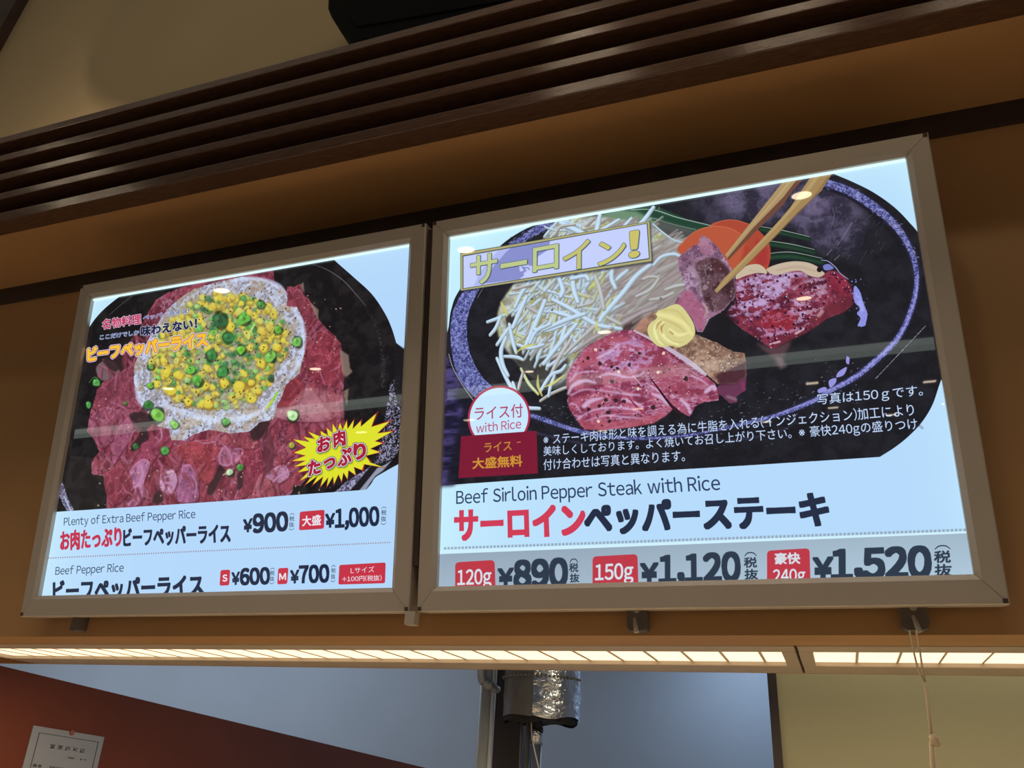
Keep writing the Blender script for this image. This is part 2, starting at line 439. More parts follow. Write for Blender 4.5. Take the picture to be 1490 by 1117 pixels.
    for i, (x, y) in enumerate(rnd_in(bulk, 480, rs)):
        right = x > 880 + (y - 400) * .3
        ang = math.radians(rs.uniform(-45, -20) if right else rs.uniform(-85, 40) if rs.rand() < .4 else rs.uniform(-80, -35))
        L = rs.uniform(26, 66) if right else rs.uniform(14, 46); dx, dy = math.cos(ang) * L / 2, math.sin(ang) * L / 2; b = rs.uniform(-4, 4)
        if right: tone = [3, 1, 3, 1, 3][i % 5]
        else: tone = [0, 1, 0, 2, 0, 0, 1][i % 7]
        sprout([(x - dx, y - dy), (x + b, y - b), (x + dx, y + dy)], rs.uniform(3, 5) if i % 3 else rs.uniform(4.5, 6.5), tone, 0.42 if right else 0.8)
    for i in range(26):
        x, y = rs.uniform(775, 870), rs.uniform(395, 520)
        a.stroke([(x, y), (x + rs.uniform(-4, 6), y - rs.uniform(5, 14))], [1, 4, 2], (214, 205, 96), 0.75, blur=2)
    # stalks that can be picked out one by one
    H = [([(866, 490), (850, 500), (826, 512), (796, 532)], 6.5, 0), ([(803, 434), (830, 448), (866, 470), (903, 477)], 8, 0), ([(945, 384), (925, 400), (905, 425), (877, 457), (872, 466)], 9, 0),
         ([(792, 436), (778, 470), (762, 505)], 9, 0), ([(722, 520), (735, 548), (748, 570), (763, 590), (784, 593)], 7, 0), ([(708, 467), (722, 462), (735, 456)], 6, 0), ([(712, 486), (720, 476), (728, 458)], 6.5, 0),
         ([(722, 500), (735, 482), (742, 472)], 7, 0), ([(735, 490), (728, 508), (730, 528), (738, 545)], 8, 0), ([(740, 470), (745, 495), (750, 512)], 7, 0), ([(733, 517), (750, 518), (760, 522)], 6, 0),
         ([(806, 452), (830, 462), (800, 478), (776, 478)], 8, 0), ([(850, 455), (828, 462), (790, 478)], 8, 0), ([(822, 474), (815, 495), (812, 508)], 8, 0), ([(840, 445), (858, 440), (864, 436)], 5, 1),
         ([(838, 470), (812, 500), (790, 528)], 8, 0), ([(830, 492), (812, 520), (800, 545)], 7, 1), ([(745, 555), (752, 575), (765, 590)], 6, 0), ([(757, 535), (768, 556), (782, 572)], 5, 2),
         ([(785, 568), (800, 545), (815, 538), (822, 530)], 6, 0), ([(785, 582), (800, 572), (818, 564), (824, 562)], 4.5, 1), ([(797, 575), (800, 560), (806, 545)], 5, 0), ([(760, 540), (755, 556), (753, 565)], 5, 1),
         ([(815, 322), (835, 332), (856, 342)], 10, 0), ([(872, 312), (868, 330), (864, 345)], 9, 0), ([(950, 300), (935, 320), (920, 332)], 8, 0), ([(900, 318), (880, 330), (870, 338)], 6, 0), ([(918, 316), (905, 330), (895, 338)], 6, 0),
         ([(806, 340), (815, 328), (835, 325)], 5, 1), ([(832, 400), (834, 420), (840, 438)], 9, 0), ([(812, 402), (818, 420), (815, 430)], 9, 0), ([(830, 404), (850, 400), (856, 406)], 8, 0),
         ([(890, 392), (889, 404), (895, 418)], 8, 0), ([(912, 392), (902, 400), (896, 406)], 7, 0), ([(935, 405), (945, 401), (957, 402)], 5, 1), ([(925, 430), (945, 420), (958, 404)], 6, 1), ([(945, 435), (962, 432), (980, 425)], 5, 1),
         ([(968, 420), (982, 415), (1000, 412)], 6, 1), ([(950, 384), (962, 372), (980, 368), (990, 372)], 6, 0), ([(882, 460), (892, 465), (905, 472)], 6, 1), ([(865, 400), (872, 420), (878, 448)], 8, 1),
         ([(905, 470), (930, 455), (955, 446)], 6, 3), ([(835, 510), (860, 492), (890, 476)], 7, 3), ([(820, 515), (840, 495), (866, 472)], 6, 1), ([(800, 470), (780, 480), (770, 498)], 6, 0), ([(765, 430), (756, 450), (745, 475)], 9, 0),
         ([(772, 405), (758, 425), (748, 446)], 7, 0), ([(752, 500), (770, 505), (790, 500)], 6, 0), ([(950, 325), (968, 340), (985, 350), (1010, 351)], 2.5, 0), ([(745, 420), (760, 416), (775, 412)], 4, 1)]
    for pts, w, tone in H: sprout(pts, w, tone)
    for pts in ([(750, 512), (762, 504), (778, 500)], [(868, 465), (867, 474), (869, 480)], [(782, 545), (782, 560), (788, 575)], [(792, 562), (805, 556), (820, 545)], [(728, 438), (734, 450), (737, 458)], [(856, 420), (862, 412), (865, 408)]):
        a.stroke(pts, [2, 6, 3], (208, 206, 112), 0.9, blur=1)
    for x, y in ((764, 449), (803, 450), (742, 468), (773, 434), (961, 433)): blob(a, x, y, 1.2, (60, 50, 44), rs)
    for k in range(14):
        x, y = rs.uniform(724, 745), rs.uniform(430, 460); a.stroke([(x, y), (x + rs.uniform(-5, 5), y - rs.uniform(3, 10))], [.8, .4], (200, 200, 190), .7)

    soften(a, [(840, 340), (1000, 345), (1000, 440), (900, 490), (850, 500)], 3, .75)
    soften(a, [(720, 400), (860, 330), (860, 500), (800, 560), (720, 520)], 1, .8)
    # carrot slices
    a.poly([(1034, 328), (1050, 320), (1069, 319), (1090, 325), (1108, 338), (1119, 354), (1121, 370), (1118, 386), (1112, 394), (1090, 388), (1070, 350)], (172, 74, 56), smooth=True)
    a.poly([(985, 362), (997, 347), (1016, 333), (1039, 328), (1065, 332), (1082, 345), (1090, 360), (1088, 378), (1070, 392), (1040, 380), (1000, 372)], (184, 88, 62), smooth=True)
    a.stroke([(1034, 328), (1050, 320), (1069, 319), (1090, 325)], [1.2, 1.2], (214, 120, 84), .8); a.stroke([(990, 356), (1000, 344), (1016, 333), (1039, 328), (1062, 331), (1080, 341)], [1.2, 1.4, 1], (218, 124, 88), .8)
    a.poly([(1085, 350), (1092, 362), (1085, 384), (1072, 392), (1080, 370)], (160, 54, 44), .6, blur=5)
    a.poly([(1100, 345), (1117, 360), (1118, 382), (1104, 390), (1096, 370)], (164, 50, 54), .7, blur=7)

    # raw slice on the right
    ST = [(1070, 404), (1090, 397), (1115, 395), (1135, 396), (1162, 392), (1176, 398), (1198, 400), (1204, 393), (1215, 393), (1228, 401), (1238, 415), (1244, 431), (1240, 443), (1226, 454), (1203, 462), (1185, 475), (1166, 486),
          (1143, 496), (1124, 507), (1101, 492), (1080, 478), (1064, 465), (1055, 457), (1069, 438), (1071, 423)]
    a.poly([(1100, 498), (1124, 505), (1150, 496), (1140, 520), (1138, 535), (1130, 532), (1124, 520)], (150, 100, 108), .45, smooth=True, blur=7)
    a.poly([(1128, 518), (1138, 520), (1146, 532), (1136, 536)], (130, 118, 122), .5, blur=4)
    a.poly(ST, meat_tex((134, 54, 74), (90, 36, 54), (172, 112, 144), fat_amt=.35), rough=.8)
    a.poly([(1203, 462), (1226, 454), (1240, 443), (1244, 431), (1236, 425), (1205, 442), (1190, 450), (1172, 470), (1166, 478), (1140, 490), (1120, 496), (1124, 507), (1166, 487), (1186, 475)], (106, 42, 54), .75, blur=6)
    def wet(sl):
        n = noise('fine')[sl]; g = noise('grain')[sl]
        return mixc((150, 108, 146), (196, 172, 216), sstep(.35, .65, n * .7 + g * .3))
    def wetm(th):
        return lambda sl: sstep(th - .04, th + .05, noise('streak')[sl] * .55 + noise('fine')[sl] * .45)
    a.poly([(1071, 408), (1115, 396), (1150, 396), (1150, 420), (1120, 440), (1085, 452), (1066, 460), (1056, 456), (1070, 436)], wet, .9, blur=4, mul=wetm(.43))
    a.poly([(1130, 396), (1172, 394), (1176, 402), (1140, 404)], wet, .8, blur=3)
    a.poly([(1140, 425), (1175, 405), (1200, 400), (1205, 430), (1195, 452), (1170, 470), (1150, 468)], (184, 150, 178), .75, blur=5, mul=wetm(.5))
    a.poly([(1075, 440), (1160, 420), (1180, 470), (1120, 490), (1090, 470)], (190, 160, 208), .7, blur=4, mul=wetm(.55))
    a.stroke([(1098, 488), (1120, 486), (1145, 482), (1168, 476)], [3, 5, 5, 4], (188, 140, 182), .75, blur=3, mul=wetm(.42))
    a.stroke([(1120, 500), (1134, 496)], [3, 4], (214, 176, 196), .9, blur=1); a.stroke([(1158, 484), (1170, 477)], [5, 4], (206, 170, 180), .9, blur=1); a.stroke([(1191, 458), (1196, 452)], [7, 7], (190, 150, 160), .8, blur=3)
    a.poly([(1118, 452), (1140, 448), (1160, 458), (1150, 478), (1120, 480), (1100, 470)], (156, 38, 50), .55, blur=8)
    a.poly([(1203, 394), (1216, 394), (1229, 402), (1238, 416), (1230, 430), (1210, 420)], (150, 42, 64), .5, blur=6)
    for x, y in rnd_in(ST, 150, rs):
        r = rs.uniform(.6, 2.4); blob(a, x, y, r, (52, 24, 48), rs, .85)
        if rs.rand() < .5: blob(a, x + r, y - r * .7, r * .5, (226, 200, 235), rs, .8)
    for x, y in rnd_in(ST, 60, rs): blob(a, x, y, rs.uniform(.4, 1), (235, 190, 210), rs, .8)
    a.poly([(1070, 401), (1075, 392), (1084, 386), (1099, 383), (1109, 386), (1116, 396), (1100, 396), (1085, 400), (1072, 405)], (200, 184, 160), smooth=True)
    a.poly([(1115, 391), (1130, 383.5), (1153, 379), (1174, 380.5), (1188, 386), (1196, 393), (1200, 397), (1192, 402), (1178, 400), (1165, 393), (1150, 394), (1128, 399)], (198, 180, 158), smooth=True)
    a.stroke([(1090, 392), (1106, 394)], [2, 1], (176, 150, 130), .6, blur=2); a.stroke([(1130, 392), (1160, 387), (1190, 394)], [3, 4, 2], (176, 152, 136), .6, blur=3)
    blob(a, 1192, 391, 3.5, (34, 24, 28), rs)
    # juice on the iron
    pud = [(1243, 415), (1251, 423), (1257, 441), (1262, 454), (1261, 464), (1258, 473), (1248, 473), (1252, 462), (1247, 455), (1252, 447), (1245, 441), (1242, 430)]
    a.poly(pud, (142, 146, 226), smooth=True, rough=.7); a.poly([(1246, 425), (1253, 435), (1257, 450), (1253, 452), (1248, 440)], (166, 172, 244), .8, smooth=True, blur=2)
    a.poly([(1198, 385), (1206, 383), (1213, 389), (1205, 392), (1199, 391)], (120, 124, 196), smooth=True)
    a.stroke([(1195, 377), (1205, 379), (1216, 388), (1222, 396), (1234, 405)], [1.2, 1.6, 1.2], (172, 176, 226), .9)
    for k in range(24): blob(a, rs.uniform(1236, 1262), rs.uniform(405, 470), rs.uniform(.5, 1.6), (134, 136, 210), rs, .8)

    # browned block and cut steak
    a.poly([(1045, 560), (1086, 545), (1085, 566), (1070, 577), (1073, 584), (1062, 586), (1050, 576), (1040, 566)], (104, 56, 84), rough=.8)
    a.stroke([(1058, 576), (1070, 580)], [5, 6], (150, 120, 140), .7, blur=3); a.stroke([(1080, 556), (1082, 568)], [5, 4], (140, 60, 96), .7, blur=3)
    BR = [(921, 479), (931, 466), (950, 452), (970, 470), (1014, 486), (1044, 498), (1065, 510), (1083, 513), (1085, 524), (1086, 546), (1070, 557), (1044, 558), (1024, 541), (1000, 522), (970, 502), (940, 488)]
    def brown(sl):
        n = noise('fine')[sl]; g = noise('grain')[sl]; m = noise('mid')[sl]
        c = mixc((112, 84, 72), (176, 142, 122), sstep(.3, .7, n * .6 + m * .4))
        s = sstep(.7, .8, g); return c * (1 - s[..., None] * .6) + C3((216, 196, 180)) * s[..., None] * .6
    a.poly(BR, brown, rough=.7)
    a.poly([(1040, 546), (1060, 536), (1086, 524), (1086, 546), (1070, 557), (1048, 560)], (72, 38, 50), .9, blur=5)
    a.poly([(921, 479), (931, 466), (945, 458), (940, 480), (932, 486)], (176, 128, 110), .7, blur=4)
    SA = [(911, 478), (921, 481), (946, 490), (970, 504), (995, 525), (1020, 541), (1040, 557), (1046, 574), (1045, 582), (1024, 584), (1012, 590), (1003, 605), (992, 600), (980, 590), (977, 596), (971, 602), (950, 615), (917, 621), (878, 625),
          (850, 624), (839, 611), (828, 596), (824.6, 582), (827, 572), (822.6, 560), (823, 549), (831, 531), (840, 518), (849, 506), (868, 494.5), (888, 484)]
    a.poly(SA, meat_tex((172, 88, 114), (128, 52, 78), (208, 172, 206), fat_amt=.48, asp='streak'), rough=.8)
    a.poly([(946, 500), (985, 524), (1020, 548), (1036, 566), (1000, 580), (975, 570), (950, 545), (925, 520)], (150, 66, 86), .5, blur=12)
    a.poly([(850, 510), (880, 492), (910, 484), (900, 505), (870, 525), (845, 535), (838, 530)], (172, 76, 92), .45, blur=9)
    a.poly([(870, 505), (920, 490), (955, 505), (945, 530), (905, 545), (870, 535)], (196, 164, 216), .6, blur=8, mul=wetm(.47))
    FAT = (214, 188, 224)
    for pts, w in (([(826, 572), (833, 560), (850, 553), (866, 556)], [5, 9, 4]), ([(849, 590), (858, 583), (876, 578)], [9, 9, 4]), ([(866, 548), (888, 543), (912, 548), (930, 545), (936, 540)], [2, 5, 3, 4]),
                   ([(830, 574), (850, 566), (880, 568), (905, 572), (930, 574)], [3, 2.5, 4]), ([(838, 610), (862, 596), (900, 592), (930, 598)], [2, 3, 4, 2]), ([(850, 612), (880, 604), (910, 606), (950, 610)], [2, 3, 2]),
                   ([(950, 573), (962, 577), (972, 586)], [5, 9, 8]), ([(940, 556), (955, 566), (966, 574)], [2, 4, 3]), ([(834, 545), (850, 540), (870, 540)], [2, 3, 2]), ([(828, 555), (836, 545), (842, 532)], [2, 3, 1.5]),
                   ([(990, 580), (1000, 590), (1004, 600)], [5, 7, 5]), ([(1026, 570), (1036, 562), (1040, 566)], [6, 9, 6]), ([(1004, 545), (1020, 552), (1030, 560)], [3, 3, 2]), ([(845, 600), (838, 590), (830, 585)], [2, 3, 2]),
                   ([(905, 580), (925, 586), (935, 592)], [5, 5, 3]), ([(880, 560), (900, 566), (920, 576)], [1.5, 2, 1.5]), ([(868, 520), (885, 512), (900, 500)], [4, 5, 3]), ([(915, 505), (930, 515), (950, 520)], [2, 3, 2])):
        a.stroke(pts, w, FAT, .8, blur=3)
    a.stroke([(946, 549), (960, 568), (977, 590), (990, 602)], [1.5, 3.5, 5, 2], (60, 26, 38)); a.stroke([(960, 545), (975, 560), (990, 575)], [1, 1.4, 1], (150, 60, 78), .8)
    a.stroke([(912, 575), (925, 590), (940, 604)], [1.5, 3, 1.5], (140, 36, 62)); a.stroke([(920, 545), (933, 560)], [1.2, 1], (230, 190, 205), .8); a.stroke([(890, 556), (905, 574)], [1, 1], (150, 50, 76), .7)
    a.stroke([(922, 480), (946, 492), (970, 505), (1004, 527), (1026, 544)], [3, 5, 7, 9, 5], (200, 184, 206), .95); a.stroke([(940, 492), (970, 510), (1002, 534), (1020, 546)], [1.2, 1.6, 1.2], (96, 44, 62), .9)
    a.poly([(839, 611), (850, 624), (878, 625), (917, 621), (950, 615), (971, 602), (960, 600), (920, 610), (880, 612)], (176, 86, 102), .65, blur=5)
    for x, y in rnd_in(SA, 46, rs): blob(a, x, y, rs.uniform(.5, 1.6), (58, 34, 40), rs, .8)
    for x, y in ((886, 612), (885, 599), (881, 581), (895, 582), (907, 583), (856, 595), (872, 590), (890, 554), (872, 528), (889, 533), (898, 535), (915, 530), (855, 520), (950, 592), (930, 513), (997, 550)):
        blob(a, x, y, rs.uniform(2.2, 3.8), (54, 36, 40), rs, .92)
    for x, y in ((866, 508), (928, 565), (870, 612), (957, 541), (965, 513), (900, 540)): blob(a, x, y, 2.3, (232, 206, 190), rs)
    for x, y in rnd_in(SA, 70, rs): blob(a, x, y, rs.uniform(.4, 1.1), (240, 214, 226), rs, .75)
    for x, y in rnd_in([(1000, 520), (1044, 500), (1080, 515), (1080, 530), (1040, 545)], 60, rs): blob(a, x, y, rs.uniform(.4, 1.2), (216, 200, 186), rs, .8)

    # piece held by the chopsticks
    MP = [(986, 374), (996, 366), (1007, 357), (1016, 353), (1017, 346), (1023, 341), (1029, 344), (1044, 358), (1057, 378), (1068, 397), (1071, 420), (1069, 432), (1053, 450), (1032, 463), (1022, 482), (1014, 482), (1007, 463), (996, 450), (981, 440), (988, 426),
          (998, 420), (994, 407), (987, 389)]
    a.poly([(1030, 470), (1060, 450), (1070, 470), (1050, 490), (1025, 490)], (34, 30, 34), .7, blur=8)
    a.poly(MP, meat_tex((152, 114, 140), (112, 78, 104), (184, 158, 186), fat_amt=.5), rough=.8)
    a.poly([(1010, 382), (1029, 373), (1046, 376), (1060, 389), (1068, 407), (1070, 428), (1053, 449), (1036, 453), (1023, 432), (1015, 407)], meat_tex((96, 68, 76), (62, 40, 46), (140, 116, 126), fat_amt=.4), .95, blur=3, rough=.6)
    a.poly([(1030, 372), (1048, 378), (1060, 392), (1062, 402), (1045, 395), (1034, 385)], (70, 36, 42), .6, blur=5)
    a.poly([(996, 421), (1008, 425), (1020, 440), (1028, 455), (1022, 480), (1014, 480), (1006, 462), (996, 450), (984, 440)], (168, 96, 126), .8, blur=4)
    a.poly([(1018, 346), (1026, 344), (1036, 356), (1040, 366), (1026, 372), (1016, 362)], (186, 126, 152), .6, blur=5)
    a.stroke([(998, 385), (1012, 396), (1018, 412), (1020, 430)], [6, 8, 7, 4], (164, 146, 162), .6, blur=4)
    for x, y, r in ((1026, 417, 3.6), (1034, 391, 2), (1030, 410, 2), (1048, 390, 1.6)): blob(a, x, y, r, (150, 126, 136), rs, .9, blur=1)
    blob(a, 999, 386, 2.4, (96, 78, 92), rs, .9)
    a.stroke([(1022, 440), (1028, 450), (1024, 462)], [3, 4, 2], (196, 170, 150), .7, blur=2)
    for x, y in rnd_in(MP, 60, rs): blob(a, x, y, rs.uniform(.4, 1.2), [(206, 186, 200), (70, 44, 54)][rs.randint(2)], rs, .6)

    # whipped butter
    BU_ = [(977, 443), (987, 442), (997, 451), (1008, 468), (1011, 484), (1003, 496), (989, 504), (975, 502), (961, 504), (949, 496), (942, 483), (944, 471), (955, 462), (956, 452), (966, 448)]
    a.poly(BU_, (214, 208, 142), smooth=True)
    for pts, w, c, al in (([(956, 456), (975, 460), (995, 470), (1006, 486)], [7, 9, 8, 5], (236, 228, 158), .8), ([(962, 450), (985, 452), (1002, 472)], [4, 5, 3], (206, 184, 118), .6), ([(965, 464), (984, 472), (1000, 486)], [3, 4, 2], (200, 176, 112), .6),
                          ([(958, 466), (952, 478), (956, 492), (964, 500)], [4, 6, 5, 3], (240, 236, 176), .9), ([(965, 468), (962, 482), (972, 494), (986, 500)], [4, 6, 6, 4], (242, 236, 172), .9), ([(974, 478), (986, 486), (1000, 484)], [5, 7, 4], (238, 230, 164), .9),
                          ([(954, 478), (957, 470), (962, 466)], [1.5, 3.5, 1.5], (176, 134, 72), .85), ([(963, 484), (962, 476), (966, 470)], [1.5, 4, 1.5], (172, 120, 62), .9), ([(974, 481), (979, 485)], [1.5, 2], (140, 104, 70), .9),
                          ([(958, 492), (968, 500), (985, 503)], [1.5, 2, 1], (190, 172, 110), .7), ([(968, 488), (980, 496), (996, 497)], [1.2, 2, 1], (192, 172, 112), .7), ([(948, 484), (950, 494), (958, 501)], [2, 3, 2], (206, 214, 140), .7)):
        a.stroke(pts, w, c, al, blur=2)

    # chopsticks
    a.poly([(1145, 258), (1171, 252), (1166, 262), (1150, 280), (1140, 296), (1097, 338), (1060, 377), (1055, 371)], (112, 74, 60))
    a.poly([(1143, 258), (1164, 254), (1140, 285), (1094, 332), (1058, 374), (1054.5, 370)], (172, 146, 104))
    a.stroke([(1150, 262), (1120, 298), (1085, 336), (1057, 369)], [5, 3, 2, 1.5], (190, 166, 122), .8, blur=1)
    a.poly([(1184, 249), (1212, 244), (1209, 254), (1195, 276), (1160, 308), (1129, 341), (1073, 397), (1043, 425), (1039, 422), (1052, 405), (1080, 377), (1135, 318), (1150, 300)], (166, 138, 92))
    a.stroke([(1190, 254), (1165, 287), (1130, 327), (1080, 380), (1044, 420)], [7, 6, 5, 4, 2], (184, 158, 112), .8, blur=2)
    a.stroke([(1206, 256), (1185, 284), (1150, 320), (1100, 371), (1060, 408)], [4, 3, 2.4, 2, 1], (132, 100, 66), .7, blur=1)
    for k in range(5): a.stroke([(1195 + k * 2.5, 256), (1172 + k * 2, 285), (1144 + k * 1.6, 316)], [.6, .5], (140, 110, 72), .5)

    # framed title
    def glass(sl): return a.im[sl] * .42 + C3((206, 214, 255)) * .58
    BQ = [(668.9, 367), (945, 320.3), (948.4, 379.4), (669, 422.5)]
    a.poly([(p[0] + 1.8, p[1] + 2.2) for p in BQ], (30, 34, 50), .5, blur=3)
    a.poly(BQ, (84, 92, 76)); 
    def inset(k): return [(668.9 + k, 367 + k * 1.1), (945 - k, 320.3 + k * .9), (948.4 - k, 379.4 - k * 1.1), (669 + k, 422.5 - k * .9)]
    a.poly(inset(.8), (178, 172, 122)); a.poly(inset(3.4), (70, 82, 74))
    P_ = a.P(inset(4.6)); x0, y0, w, h = a.win(P_); m = coverage([P_], x0, y0, w, h)
    # what shows through: re-tinted plate, rim and sprouts
    a.blend(m, x0, y0, (198, 209, 253))
    bm_ = np.zeros((CH, CW), np.float32); bm_[y0:y0 + h, x0:x0 + w] = m; inB = lambda sl: bm_[sl]
    a.poly([(757, 346), (800, 348), (797, 362), (782, 372), (776, 386), (764, 398), (755, 405), (702, 412), (716, 388), (735, 366)], (126, 132, 196), .85, blur=1, mul=inB)
    a.poly([(735, 352), (757, 346), (735, 366), (716, 388), (702, 413), (688, 415), (700, 392), (718, 370)], (168, 176, 236), .7, blur=2, mul=inB)
    for k in range(16): blob(a, 757 + rs.uniform(-2, 16), 402 - rs.uniform(0, 20), rs.uniform(1.5, 3.5), (200, 210, 255), rs, .9)
    def tch(ch, x0, x1, yb, h, mx):
        sl = -.17
        a.text(ch, (x0, yb), (x1, yb + (x1 - x0) * sl), (x0 + .5, yb - h), mx, bold=.022, outline=((1.1, (58, 84, 92)),), shadow=(3, 3, (40, 56, 84), .8, 1))
    gold = (190, 202, 142)
    tch('サ', 684, 722, 414, 41, gold); tch('ー', 728, 765, 389, 5.5, gold); tch('ロ', 775, 811, 394.5, 34, gold); tch('イ', 819, 857, 393, 39, (196, 192, 118)); tch('ン', 870, 909, 385.5, 33, (200, 196, 112)); tch('!', 916, 928, 373, 36, (204, 194, 108))

    # lettering on the photo
    W = (206, 228, 255); ol = ((.9, (32, 36, 66)),)
    a.text('写真は150ｇです。', (1189.5, 591), (1343.5, 577.5), (1189, 572.5), W, outline=ol, bold=.018)
    a.text('※ステーキ肉は形と味を調える為に牛脂を入れる(インジェクション)加工により', (790, 647), (1331, 604), (790, 631), W, outline=ol, bold=.018)
    a.text('美味しくしております。よく焼いてお召し上がり下さい。※豪快240gの盛りつけ、', (790, 665.5), (1343.5, 626), (790, 648.5), W, outline=ol, bold=.018)
    a.text('付け合わせは写真と異なります。', (790, 683.5), (996.4, 670.5), (790, 667.5), W, outline=ol, bold=.018)

    # round badge
    ring = [(725.2 + 45.6 * math.cos(t) , 606.5 + 46.4 * math.sin(t) + -.045 * 45 * math.cos(t)) for t in np.linspace(0, 2 * math.pi, 60)[:-1]]
    ring2 = [(725.2 + 42.6 * math.cos(t), 606.5 + 43.2 * math.sin(t) + -.045 * 42 * math.cos(t)) for t in np.linspace(0, 2 * math.pi, 60)[:-1]]
    a.poly(ring, (176, 50, 78)); a.poly(ring2, (200, 232, 255))
    a.text('ライス付', (690, 611), (760, 606), (690, 591.5), (176, 62, 96), bold=.016)
    a.text('with Rice', (692, 629), (757.5, 622), (692, 616.5), (186, 58, 98), bold=.012, yref='w' if False else 'R')

    # lower lettering
    NV = (42, 54, 84)
    a.text('Beef Sirloin Pepper Steak with Rice', (663, 732.5), (1048, 711.8), (663, 714), (40, 56, 90), yref='B', bold=.014)
    a.text('サーロイン', (661.5, 785), (850.4, 777), (661.5, 743.5), (208, 62, 88), bold=.058, sq=True)
    a.text('ペッパーステーキ', (851.4, 776.5), (1206, 764), (851.4, 733), (40, 48, 70), bold=.058, sq=True)
    x = 645.0
    while x < 1402:
        y = 797.3 + (x - 645) * (770.5 - 797.3) / (1400.6 - 645); k = 1.7 + (x - 645) / 755 * .35
        a.poly([(x, y - k), (x + 2 * k, y - k - .1), (x + 2 * k, y + k - .1), (x, y + k)], (152, 172, 190))
        x += 3 * k
    # strip with the prices (printed on its own pasted slip)
    def slip(sl):
        t = (xx / CW)[sl]; v2 = (yy / CH)[sl]
        return mixc((160, 180, 198), (172, 196, 214), sstep(.2, .9, t)) * (1 + (v2 - .96)[..., None] * .9)
    a.poly([(630, 800.5), (1420, 771.5), (1430, 880), (630, 880)], (208, 240, 255))
    a.poly([(630, 806.2), (1420, 775), (1430, 880), (630, 880)], slip)
    RD = (190, 60, 74); PT = (48, 60, 76); WT = (214, 226, 236)
    def badge(x0, x1, yl, yr, yb=880, r=5):
        xs = x0; pts = [(x0, yb), (x0, yl + r), (x0 + r * .3, yl + r * .3), (x0 + r, yl), (x1 - r, yr), (x1 - r * .3, yr + r * .3), (x1, yr + r), (x1 + 2, yb)]
        a.poly(pts, RD)
    badge(662, 719.5, 817.5, 814.6); a.text('120g', (665.5, 850.5), (714.5, 848.5), (665.5, 829.5), WT, yref='1', bold=.035)
    a.text('¥', (725, 850.5), (746, 849.5), (725, 828), PT, bold=.05, sq=True); a.text('890', (748.7, 855), (824.6, 851.5), (748.7, 816.5), PT, bold=.058, sq=True)
    badge(862, 927.5, 809, 806); a.text('150g', (866, 843.5), (921, 841), (866, 821.5), WT, yref='1', bold=.035)
    a.text('¥', (932.5, 845.5), (956.5, 844.5), (932.5, 820.5), PT, bold=.05, sq=True); a.text('1,120', (960, 847.5), (1076, 843), (960, 809.5), PT, bold=.058, sq=True, yref='1')
    badge(1116, 1178, 800.5, 797.5); a.text('豪快', (1127.5, 820.5), (1164, 819.5), (1127.5, 804.5), WT, bold=.045); a.text('240g', (1125, 846), (1171.5, 844.5), (1125, 828.5), WT, yref='2', bold=.035)
    a.text('¥', (1184, 841.5), (1211, 840.5), (1184, 812), PT, bold=.05, sq=True); a.text('1,520', (1211.5, 842), (1353.7, 838), (1211.5, 801), PT, bold=.058, sq=True, yref='1')
    for x0, x1, y0, hh, top in ((828, 841, 819.5, 12.5, 813), (1082.5, 1101, 811, 14.5, 803.5), (1359.5, 1383, 801.5, 17, 793.5)):
        # vertical (税抜
        a.stroke([(x0 + 1, top + 5), (x0 + (x1 - x0) * .3, top + .6), (x0 + (x1 - x0) * .7, top + .4), (x1 - .5, top + 4.4)], [1.2, 1.8, 1.8, 1.2], PT)
        a.text('税', (x0, y0 + hh), (x1, y0 + hh - .5), (x0, y0), PT, bold=.035)
        a.text('抜', (x0 + 1, y0 + 2 * hh + 2.5), (x1 + 1.5, y0 + 2 * hh + 2), (x0 + 1, y0 + hh + 2.5), PT, bold=.035)
    # pasted red slip
    a.poly([(670, 634), (780, 626), (782, 688), (666, 695)], (124, 30, 54))
    a.text('ライス', (704.5, 657.8), (744, 654.5), (704.5, 644.4), (196, 142, 60), bold=.02, outline=((.8, (150, 66, 50)),))
    a.text('大盛無料', (687.5, 682), (759.5, 677.8), (687.5, 666.2), (206, 150, 58), bold=.03, outline=((.8, (150, 66, 50)),))
    a.stroke([(752, 643.4), (757, 642.6)], [1.5, 1.5], (214, 130, 100))
    return a.im
